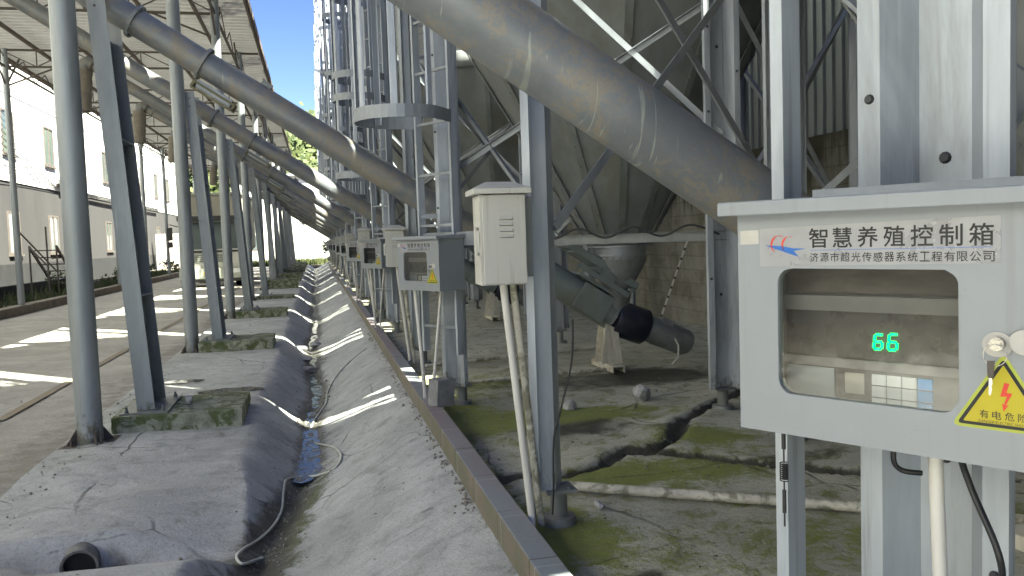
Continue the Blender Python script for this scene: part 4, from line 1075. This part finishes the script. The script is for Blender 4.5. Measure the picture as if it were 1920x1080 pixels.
# ---------------------------------------------------------------- things on the pad
o = cable([(1.12, 4.42, .03), (1.6, 4.08, .035), (2.1, 3.78, .03), (2.7, 3.36, .035), (3.4, 2.9, .03), (4.4, 2.3, .03)], .027, MT['pvc_dirty'], 'dirty white pipe lying across the mossy pad behind the nearest column', 'ground_pipe', 'pipe')
o = cable([(1.0, 7.75, .03), (1.9, 7.85, .03), (2.8, 7.95, .03)], .02, MT['pvc_dirty'], 'thin pale pipe lying on the pad before the motor bracket', 'ground_pipe', 'pipe')
o = cable([(1.1, 9.0, .03), (2.2, 9.3, .03), (3.4, 9.6, .03)], .02, MT['pvc_dirty'], 'thin mossy pipe lying on the dark pad behind the motor', 'ground_pipe', 'pipe')
def rock(name, c, s, mtl, label, seed, cat='stone', box=False):
    import bmesh
    bm = bmesh.new()
    if box: bmesh.ops.create_cube(bm, size=1.6); bmesh.ops.subdivide_edges(bm, edges=bm.edges, cuts=2, use_grid_fill=True)
    else: bmesh.ops.create_icosphere(bm, subdivisions=2, radius=1)
    rr = random.Random(seed)
    for v in bm.verts:
        kx = 1+(.10 if box else .34)*ns(v.co.x*2+seed, v.co.y*2, v.co.z*2+seed)+rr.uniform(-.04, .04)*(.3 if box else 1)
        v.co = V((v.co.x*s[0], v.co.y*s[1], v.co.z*s[2]))*kx
    me = bpy.data.meshes.new(name); bm.to_mesh(me); bm.free(); me.materials.append(mtl)
    o = bpy.data.objects.new(name, me); COL.objects.link(o); o.location = c; o.rotation_euler = (0, 0, seed*1.3)
    return tag(o, label, cat)
rock('stone', (2.61, 6.54, .04), (.10, .07, .085), MT['stone'], 'pale grey broken stone lying on the pad below the motor', 1)
rock('stone', (1.93, 6.38, .03), (.055, .04, .05), MT['stone'], 'small pale stone on the pad right of the nearest slim column', 2)
rock('stone', (3.52, 6.9, .09), (.09, .08, .12), MT['stone'], 'upright grey stone lump beside the far slim column by the cabinet', 3)
o = rock('concrete_brick', (.905, 6.47, .20), (.105, .08, .13), MT['bstone'], 'dark grey concrete brick standing on the kerb under the second cabinet', 4, 'brick', True); o.rotation_euler = (0, .08, .5)
rock('rock_chip', (1.35, 4.0, .015), (.05, .02, .018), MT['stone'], 'thin broken chip on the moss right of the nearest column foot', 6)
for i, (x, y) in enumerate(((-.25, 13.6), (-.33, 14.6), (-.1, 15.4), (-.22, 12.6))):
    rock('debris_lump', (x, y, gz(x, y)+.03), (.10, .14, .05), MT['bstone'] if i % 2 else MT['stone'], 'lump of wet debris in the channel, %s counted from the camera' % ['second', 'third', 'farthest', 'nearest'][i], 10+i)
# rusty rods and litter
r2 = random.Random(3)
for i in range(10):
    x, y = r2.uniform(-.1, .7), r2.uniform(4.2, 7.5)
lt = MB()
for i in range(260):
    x, y = r2.uniform(-2.0, .75), r2.uniform(4.2, 11)
    if i % 3 == 0: x, y = r2.uniform(.9, 3.4), r2.uniform(2.9, 8)
    zf = pz(x, y) if x > .85 else gz(x, y); a = r2.uniform(0, 6.28); s_ = r2.uniform(.004, .013)
    lt.add([(x+s_*cos(a), y+s_*sin(a), zf+.004), (x-s_*.6*sin(a), y+s_*.6*cos(a), zf+.007), (x-s_*cos(a), y-s_*sin(a), zf+.004), (x+s_*.6*sin(a), y-s_*.6*cos(a), zf+.006)], [(0, 1, 2, 3)])
tag(lt.build('leaf_litter', mat('dry_leaf_litter', (.055, .04, .025), .9, 0, .4, 20, bumps=0)), kind='stuff')
gb = MB(); r3 = random.Random(12)
for i in range(900):
    y = 4.3+r3.random()**1.5*9; k_ = r3.random()
    if k_ < .5: x = xbot(y)+r3.gauss(0, .09)
    elif k_ < .75: x = .765-abs(r3.gauss(0, .03))
    elif k_ < .9: x = r3.uniform(.92, 3.2)
    else: x = r3.uniform(-2.1, -1.85)
    s_ = r3.uniform(.004, .014)*(1.5 if k_ < .5 and y > 8.6 else 1); z = (pz(x, y) if x > .85 else gz(x, y))
    a = r3.uniform(0, 6.28); hh = s_*r3.uniform(.5, 1.1)
    gb.add([(x+s_*cos(a+q*1.257)*r3.uniform(.7, 1.2), y+s_*sin(a+q*1.257)*r3.uniform(.7, 1.2), z-.002) for q in range(5)]+[(x+s_*.6*cos(a+q*1.257), y+s_*.6*sin(a+q*1.257), z+hh) for q in range(5)], [(q, (q+1) % 5, 5+(q+1) % 5, 5+q) for q in range(5)]+[(5, 6, 7, 8, 9)])
tag(gb.build('gravel', mat('loose_gravel', (.22, .20, .17), .95, 0, .45, 50, bumps=0)), kind='stuff')
# striped staff leaning on the wall
p, q = V((5.07, 11.9, .0)), V((5.45, 11.6, 1.30))
st_ = thing('staff', 'thin white and dark banded staff leaning against the block wall', 'staff', (0, 0, 0))
MB().tube([p, q], .0135, 10).build('dark_rod', MT['dark_steel'], st_)
for i in range(9): MB().tube([p.lerp(q, i/9), p.lerp(q, (i+.72)/9)], .015, 10).build('white_band', MT['pvc'], st_)
# cup on the nearest footing
b = MB(); b.lathe([(.0, -.045), (.028, -.045), (.036, .03), (.033, .03), (.026, -.038), (0, -.038)], 18); o = b.build('cup', MT['paper'], loc=(-1.22, 8.15, .0)); tag(o, 'small white cup standing beside the base plate of the nearest support', 'cup')
# drain mouth in the side channel
dm = thing('drain_pipe', 'dark broken drain pipe mouth opening into the side channel', 'drain pipe')
b = MB(); q0, q1 = V((-1.46, 5.75, -.365)), V((-1.385, 5.03, -.375))
b.tube([q0, q1], .100, 30, False); b.tube([q0, q1], .086, 30, False); b.ring(q1, q1-q0, .086, .100, .004, 30)
b.build('pipe_wall', mat('drain_pipe_grey', (.16, .155, .15), .85, 0, .35, 14, dirt=(.04, .035, .025), dscale=9), dm)
MB().tube([q0.lerp(q1, .93), q0.lerp(q1, .94)], .0855, 24).build('dark_bore_disc', MT['ink'], dm)  # black disc stands in for the shaded inside of the pipe
# hose
HOSE = [(0.606, 11.769), (0.364, 11.559), (0.17, 11.215), (0.054, 10.538), (0.013, 9.653), (-0.106, 8.98), (-0.152, 8.496), (-0.139, 8.091), (-0.03, 7.74), (0.074, 7.379), (0.119, 6.959), (0.069, 6.682), (-0.058, 6.718), (-0.207, 6.842), (-0.311, 6.663), (-0.327, 6.409), (-0.329, 6.037), (-0.372, 5.718), (-0.444, 5.417), (-0.518, 5.159), (-0.545, 5.072), (-0.504, 4.969), (-0.441, 5.117), (-0.408, 5.17)]
#HOSE>
cable([(x, y, gz(x, y)+.011) for x, y in HOSE], .0095, MT['hose'], 'long grey hose snaking along the wet drain channel', 'hose', 'hose', sub=8)

# ---------------------------------------------------------------- behind the silos
b = MB().box(5.5, 5.75, -30, 66, -.3, 2.42)
tag(b.build('block_wall', MT['blockwall']), 'old stained concrete block wall behind the silos', 'wall')
def shed():
    r = thing('shed', 'tall shed clad in grey ribbed sheet behind the block wall', 'shed', (0, 0, 0))
    vs = []; y = -30; n = 0; b = MB()
    while y < 66:
        dx = (0, 0, .035, .035)[n % 4]; vs += [(6.4-dx, y, -.3), (6.4-dx, y, 8.5)]; y += (.11, .02, .05, .02)[n % 4]; n += 1
    m = len(vs)//2; b.add(vs, [(2*i, 2*i+1, 2*i+3, 2*i+2) for i in range(m-1)]); b.build('cladding', MT['shed'], r)
    MB().box(6.45, 16, -30, 66, -.3, 8.45).build('shell', MT['shed'], r); MB().box(6.25, 16.2, -30.2, 66.2, 8.5, 8.62).build('roof', MT['shed'], r)
shed()

# ---------------------------------------------------------------- building on the left
def building():
    r = thing('building', 'long white two storey building, mauve lower walls darkened for shade, along the left of the drive', 'building', (0, 0, 0))
    X = -13; Y0, Y1 = -30, 92
    b = MB(); b.box(X-8, X, Y0, Y1, 4.62, 11.0); b.build('upper_wall', MT['white_wall'], r)
    MB().box(X-8, X, Y0, Y1, .95, 4.62).build('lower_wall', MT['shade_mauve_wall'], r)
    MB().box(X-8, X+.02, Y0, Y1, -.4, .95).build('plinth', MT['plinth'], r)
    MB().box(X-.0, X+.03, Y0, Y1, 8.45, 8.80).build('band', MT['band'], r)
    MB().box(X-8.3, X+.35, Y0-.3, Y1+.3, 11.0, 11.25).build('roof', MT['band'], r)
    MB().box(X, X+.05, Y0, Y1, 4.58, 4.66).build('ledge', MT['white_wall'], r)
    for i in range(13):
        y = 29.4+5.78*i
        for (z0, z1, w_) in ((5.78, 7.72, 1.5), (1.38, 3.28, 1.5)):
            def mk():
                b = MB(); h = z1-z0
                for (a, c_, e, f) in ((-w_/2, w_/2, 0, .09), (-w_/2, w_/2, h-.09, h), (-w_/2, -w_/2+.09, .09, h-.09), (w_/2-.09, w_/2, .09, h-.09), (-.05, .05, .09, h-.09)): b.box(-.06, .05, a, c_, e, f)
                b.box(-.05, .12, -w_/2-.08, w_/2+.08, -.09, -.003); return b
            f_ = shared('win%.0f' % (z0*10), mk, 'window', MT['wframe'], r); f_.location = (X, y, z0)
            shared('pane%.0f' % (z0*10), lambda: MB().box(-.04, .012, -w_/2+.09, -.05, .09, z1-z0-.09).box(-.04, .012, .05, w_/2-.09, .09, z1-z0-.09), 'pane', MT['glass_dark'], f_)
    b = MB()
    b.box(X+.0, X+.4, 47.6, 49.2, 4.9, 4.96)
    b.build('cable_bracket', MT['dark_steel'], r)
building()
for i in range(9):
    z0 = 8.2-.42*i; pts = [(-12.5+.05*i, 34, 8.6-.36*i), (-12.7, 41, 7.0-.26*i), (-12.8, 48.3, 4.98-.03*i), (-12.78, 56, 4.75-.03*i), (-12.78, 75, 4.75-.03*i)]
    cable(pts, .014, MT['black'], 'dark overhead cable sagging along the front of the white building', 'overhead_cable', 'cable', 'overhead cables on the building', sub=8)
# planting bed kerb, weeds, steps
b = MB()
for y in lin(18, 64, .6)[:-1]: b.box(-8.12, -7.78, y+.006, y+.594, -.4, .0+.015*ns(0, y*3, 4))
tag(b.build('bed_kerb', MT['kerbstone'], bevel=.015), 'low rough stone kerb edging the planting bed along the building', 'kerb')
b = MB().box(-11.3, -11.05, 20, 45, -.4, .22)
tag(b.build('low_wall', MT['plinth']), 'low dark wall between the planting bed and the building', 'wall')
def tuft(b, c, h, w_, n, rr):
    for i in range(n):
        a = rr.uniform(0, 6.28); x, y = c[0]+rr.gauss(0, w_), c[1]+rr.gauss(0, w_); hh = h*rr.uniform(.4, 1); s_ = rr.uniform(.02, .05)*(h/.4)**.5; lx, ly = rr.gauss(0, .25)*hh, rr.gauss(0, .25)*hh
        b.add([(x-s_*cos(a), y-s_*sin(a), c[2]), (x+s_*cos(a), y+s_*sin(a), c[2]), (x+lx+s_*.3*cos(a), y+ly, c[2]+hh), (x+lx, y+ly+s_*.3*sin(a), c[2]+hh*.96)], [(0, 1, 2, 3)])
rr = random.Random(5); b = MB()
for i in range(520):
    y = rr.uniform(20, 64); x = rr.uniform(-11, -8.3); tuft(b, (x, y, -.28), rr.choice((.2, .3, .35, .5)), .12, 7, rr)
tag(b.build('weeds', MT['weed']), kind='stuff')
def steps():
    r = thing('metal_steps', 'rusty metal stair frame with handrail standing before the building', 'steps', (-10.2, 35.2, -.28))
    for s_ in (0, .9):
        MB().bar((0, -1.6, 1.9), (.0+s_*0, 1.6, .05), .05, .12).build('stringer', MT['dark_steel'], r, loc=(s_, 0, 0))
    b = MB()
    for i in range(7): f = (i+.5)/7; b.box(-.02, .92, -1.6+3.2*f-.13, -1.6+3.2*f+.13, 1.9-1.85*f-.02, 1.9-1.85*f+.02)
    b.build('treads', MT['dark_steel'], r)
    for (x, y, h) in ((0, -1.6, 1.95), (.9, -1.6, 1.95), (0, -2.7, 2.6), (.9, -2.7, 2.6)): MB().bar((x, y, 0), (x, y, h), .05, .05, (1, 0, 0)).build('leg', MT['dark_steel'], r)
    MB().bar((0, -2.7, 2.5), (0, 1.6, .9), .04, .04).build('handrail', MT['dark_steel'], r); MB().bar((.9, -2.7, 1.2), (0, -1.6, 1.9), .04, .04).build('cross_bar', MT['dark_steel'], r)
steps()

# ---------------------------------------------------------------- truck
def truck():
    r = thing('truck', 'pale bulk feed truck parked nose-on under the canopy behind the posts', 'truck', (-4.25, 36.2, -.23))
    W = 1.22
    b = MB(); b.add([(x, y, z) for (y, z) in ((0, .62), (0, 1.5), (.28, 2.75), (.5, 2.95), (2.0, 2.95), (2.0, .62)) for x in (-W, W)],
        [(0, 1, 3, 2), (2, 3, 5, 4), (4, 5, 7, 6), (6, 7, 9, 8), (8, 9, 11, 10), (0, 10, 11, 1), (0, 2, 4, 6, 8, 10), (1, 11, 9, 7, 5, 3)]); cabp = b.build('cab', MT['truck_white'], r, bevel=.05)
    MB().add([(-W+.1, -.012+.02, 1.56), (W-.1, .008, 1.56), (W-.16, .262, 2.68), (-W+.16, .262, 2.68)], [(0, 1, 2, 3)]).build('windscreen', MT['glass_dark'], cabp)
    MB().box(-W-.02, W+.02, -.08, .3, 2.72, 2.92).build('sun_visor', MT['truck_dark'], cabp, bevel=.02)
    MB().box(-W+.1, W-.1, -.03, .0, 1.42, 1.5).build('wiper_panel', MT['truck_dark'], cabp)
    MB().box(-.75, .75, -.035, -.002, 1.0, 1.36).build('grille', MT['truck_green'], cabp, bevel=.01)
    b = MB()
    for i in range(4): b.box(-.7, .7, -.042, -.034, 1.04+.08*i, 1.07+.08*i)
    b.build('grille_bars', MT['truck_dark'], cabp)
    bp = MB().box(-W-.03, W+.03, -.16, .25, .34, .78).build('bumper', MT['truck_green'], r, bevel=.03)
    MB().box(-.3, .3, -.172, -.161, .5, .62).build('number_plate', MT['yellow_plate'], bp)
    MB().box(-W, W, -.05, 1.9, .22, .335).build('lower_valance', MT['truck_dark'], r)
    for s_ in (-1, 1):
        MB().box(s_*.98-.2, s_*.98+.2, -.175, -.161, .56, .74).build('headlight', MT['lamp'], bp, bevel=.01)
        m = MB(); m.bar((s_*W, .2, 2.5), (s_*(W+.32), .02, 2.6), .03, .03); m.bar((s_*W, .2, 1.75), (s_*(W+.32), .02, 1.75), .03, .03); m.build('mirror_arm', MT['truck_dark'], cabp)
        MB().box(s_*(W+.32)-.11, s_*(W+.32)+.11, -.05, .05, 1.95, 2.48).build('mirror', MT['truck_dark'], cabp, bevel=.02); MB().box(s_*(W+.32)-.1, s_*(W+.32)+.1, -.05, .05, 1.66, 1.9).build('mirror', MT['truck_dark'], cabp, bevel=.02)
        for y in (1.15, 4.9, 6.2):
            wh = MB(); wh.tube([(s_*.86, y, .5), (s_*1.16, y, .5)], .5, 24)
            wp = wh.build('wheel', MT['truck_dark'], r); MB().tube([(s_*1.14, y, .5), (s_*1.17, y, .5)], .26, 16).build('rim', MT['lamp'], wp)
    t = MB(); t.add([(x*k_, y, z) for (y) in (2.3, 8.8) for (x, z, k_) in ((-1.2, 1.6, 1), (-.5, .95, 1), (.5, .95, 1), (1.2, 1.6, 1), (1.2, 3.9, 1), (-1.2, 3.9, 1))], [(0, 1, 2, 3, 4, 5), (11, 10, 9, 8, 7, 6)]+[(i, (i+1) % 6, 6+(i+1) % 6, 6+i) for i in range(6)])
    t.build('tank', MT['truck_tank'], r, bevel=.04); MB().box(-1.26, 1.26, 2.2, 8.9, 3.9, 4.0).build('tank_lid', MT['truck_green'], r)
    MB().box(-.5, .5, .5, 8.8, .7, .94).build('chassis', MT['truck_dark'], r)
truck()

# ---------------------------------------------------------------- far end
def far_house():
    r = thing('white_house', 'bright white rendered building closing the far end of the drive', 'building', (0, 76, 0))
    MB().box(-7, 2.6, 0, 8, -.3, 7.4).build('wall', MT['far_wall'], r); MB().box(-7.4, 3.0, -.4, 8.4, 7.4, 7.6).build('roof', MT['band'], r)
    for x in (-6.2, -5.0): f = MB().box(x-.5, x+.5, -.04, .03, 1, 2.3).build('window', MT['wframe'], r); MB().box(x-.42, x+.42, -.05, .0, 1.08, 2.22).build('pane', MT['glass_dark'], f)
far_house()
r = thing('hut', 'small pale gabled hut at the far end beside the last silos', 'hut', (2.6, 70, -.25))
b = MB(); b.add([(x, y, z) for y in (0, 3) for (x, z) in ((-.95, 0), (.95, 0), (.95, 1.7), (0, 2.5), (-.95, 1.7))], [(0, 1, 2, 3, 4), (9, 8, 7, 6, 5), (0, 5, 6, 1), (1, 6, 7, 2), (4, 9, 5, 0)]); b.build('wall', mat('hut_pale_blue', (.46, .52, .57), .8, 0, .05, 1), r)
b = MB(); b.bar((-1.15, 1.5, 1.62), (0.02, 1.5, 2.58), 3.3, .07, (0, 0, 1)); b.bar((1.15, 1.5, 1.62), (-.02, 1.5, 2.58), 3.3, .07, (0, 0, 1)); b.build('roof', MT['rust_pipe'], r)
b = MB(); b.box(-40, -13.2, 80, 80.3, -.3, 3.0); tag(b.build('boundary_wall', MT['far_wall']), 'pale boundary wall beyond the far end of the long building', 'wall')
b = MB(); b.box(-12.6, -6.2, 72, 72.25, -.3, 2.6); tag(b.build('yard_wall', mat('pinkish_render', (.60, .53, .50), .9, 0, .08, .8, bumps=0)), 'pinkish white yard wall behind the truck', 'wall')
vs = []; b = MB(); x = -4; n = 0
while x < 12: vs += [(x, 96-(.0, .0, .12, .12)[n % 4], -.3), (x, 96-(.0, .0, .12, .12)[n % 4], 9.0)]; x += (.3, .03, .2, .03)[n % 4]; n += 1
m = len(vs)//2; b.add(vs, [(2*i, 2*i+1, 2*i+3, 2*i+2) for i in range(m-1)]); b.box(-4, 12, 96.1, 96.5, -.3, 8.9)
tag(b.build('panel_fence', mat('pale_ribbed_panel', (.36, .36, .33), .8, 0, .1, .5, bumps=0)), 'tall pale ribbed panel fence at the foot of the green hill', 'fence')
# grass verge and shrub
rr = random.Random(9); b = MB()
for i in range(900): tuft(b, (rr.uniform(-9, 4), rr.uniform(67.5, 75.5), -.25), .55, .3, 6, rr)
tag(b.build('grass', MT['grass']), kind='stuff')
def shrub(c, R_, H, n, mt, label, rr, name='shrub', cat='shrub', leaf=.09, trunk=None):
    r = thing(name, label, cat, c)
    st = MB()
    for i in range(9):
        a = rr.uniform(0, 6.28); e = V((R_*.6*cos(a)*rr.uniform(.3, 1), R_*.6*sin(a)*rr.uniform(.3, 1), H*rr.uniform(.5, .9)))
        st.tube([(0, 0, 0), e*.5+V((rr.gauss(0, .1), rr.gauss(0, .1), 0)), e], [.03*H/2, .02*H/2, .006*H/2], 6)
    st.build('stem', MT['dry'], r)
    b = MB(); cl = [(V((rr.gauss(0, R_*.42), rr.gauss(0, R_*.42), H*rr.uniform(.15, .95))), rr.uniform(.25, .5)*R_) for _ in range(12)]
    for i in range(n):
        p, s_ = rr.choice(cl); q = p+V((rr.gauss(0, 1), rr.gauss(0, 1), rr.gauss(0, .8)))*s_*.5
        if q.z < .02: continue
        u = V((rr.gauss(0, 1), rr.gauss(0, 1), rr.gauss(0, 1))).normalized(); v = u.orthogonal()*.6; k_ = leaf*rr.uniform(.6, 1.3)
        b.add([q-u*k_, q+v*k_, q+u*k_, q-v*k_], [(0, 1, 2, 3)])
    b.build('foliage', mt, r); return r
shrub((1.9, 62, -.25), 1.3, 2.0, 1100, MT['weed'], 'tangled wild shrub at the end of the drain channel', random.Random(2))
for i, (x, y) in enumerate(((-9.2, 44), (-9.6, 50), (-9.0, 57), (-9.4, 36.5))): shrub((x, y, -.28), .7, .9, 420, MT['weed'], 'low green bush in the planting bed, %s counted from the camera' % ['second', 'third', 'farthest', 'nearest'][i], random.Random(20+i), group_ if False else 'bush', 'bush', .07)
# hill
def hillz(x, y):
    d = y-105
    return -.3+max(0, d)*.46*sstep(0, 25, d)*(1-.35*sstep(5, 60, x))*(1+.12*ns(x*.06, y*.06, 2))-.0*x
o = grid('hill', lin(-60, 90, 3), lin(104, 170, 3), lambda x, y: hillz(x, y) if y < 160 else hillz(x, 160), {'wet': lambda x, y: 0, 'moss': lambda x, y: 1}, MT['ground']); tag(o, kind='structure')
rr = random.Random(4); b = MB()
for i in range(1500):
    x, y = rr.uniform(-22, 14), rr.uniform(106, 160); z = hillz(x, y); R_ = rr.uniform(.8, 2.0)
    for j in range(16):
        q = V((x, y, z+R_*.9))+V((rr.gauss(0, .5), rr.gauss(0, .5), rr.gauss(0, .5)))*R_
        u = V((rr.gauss(0, 1), rr.gauss(0, 1), rr.gauss(0, 1))).normalized(); v = u.orthogonal(); k_ = rr.uniform(.25, .55)
        b.add([q-u*k_, q+v*k_, q+u*k_, q-v*k_], [(0, 1, 2, 3)])
tag(b.build('hillside_wood', MT['leaf_hill']), kind='stuff')
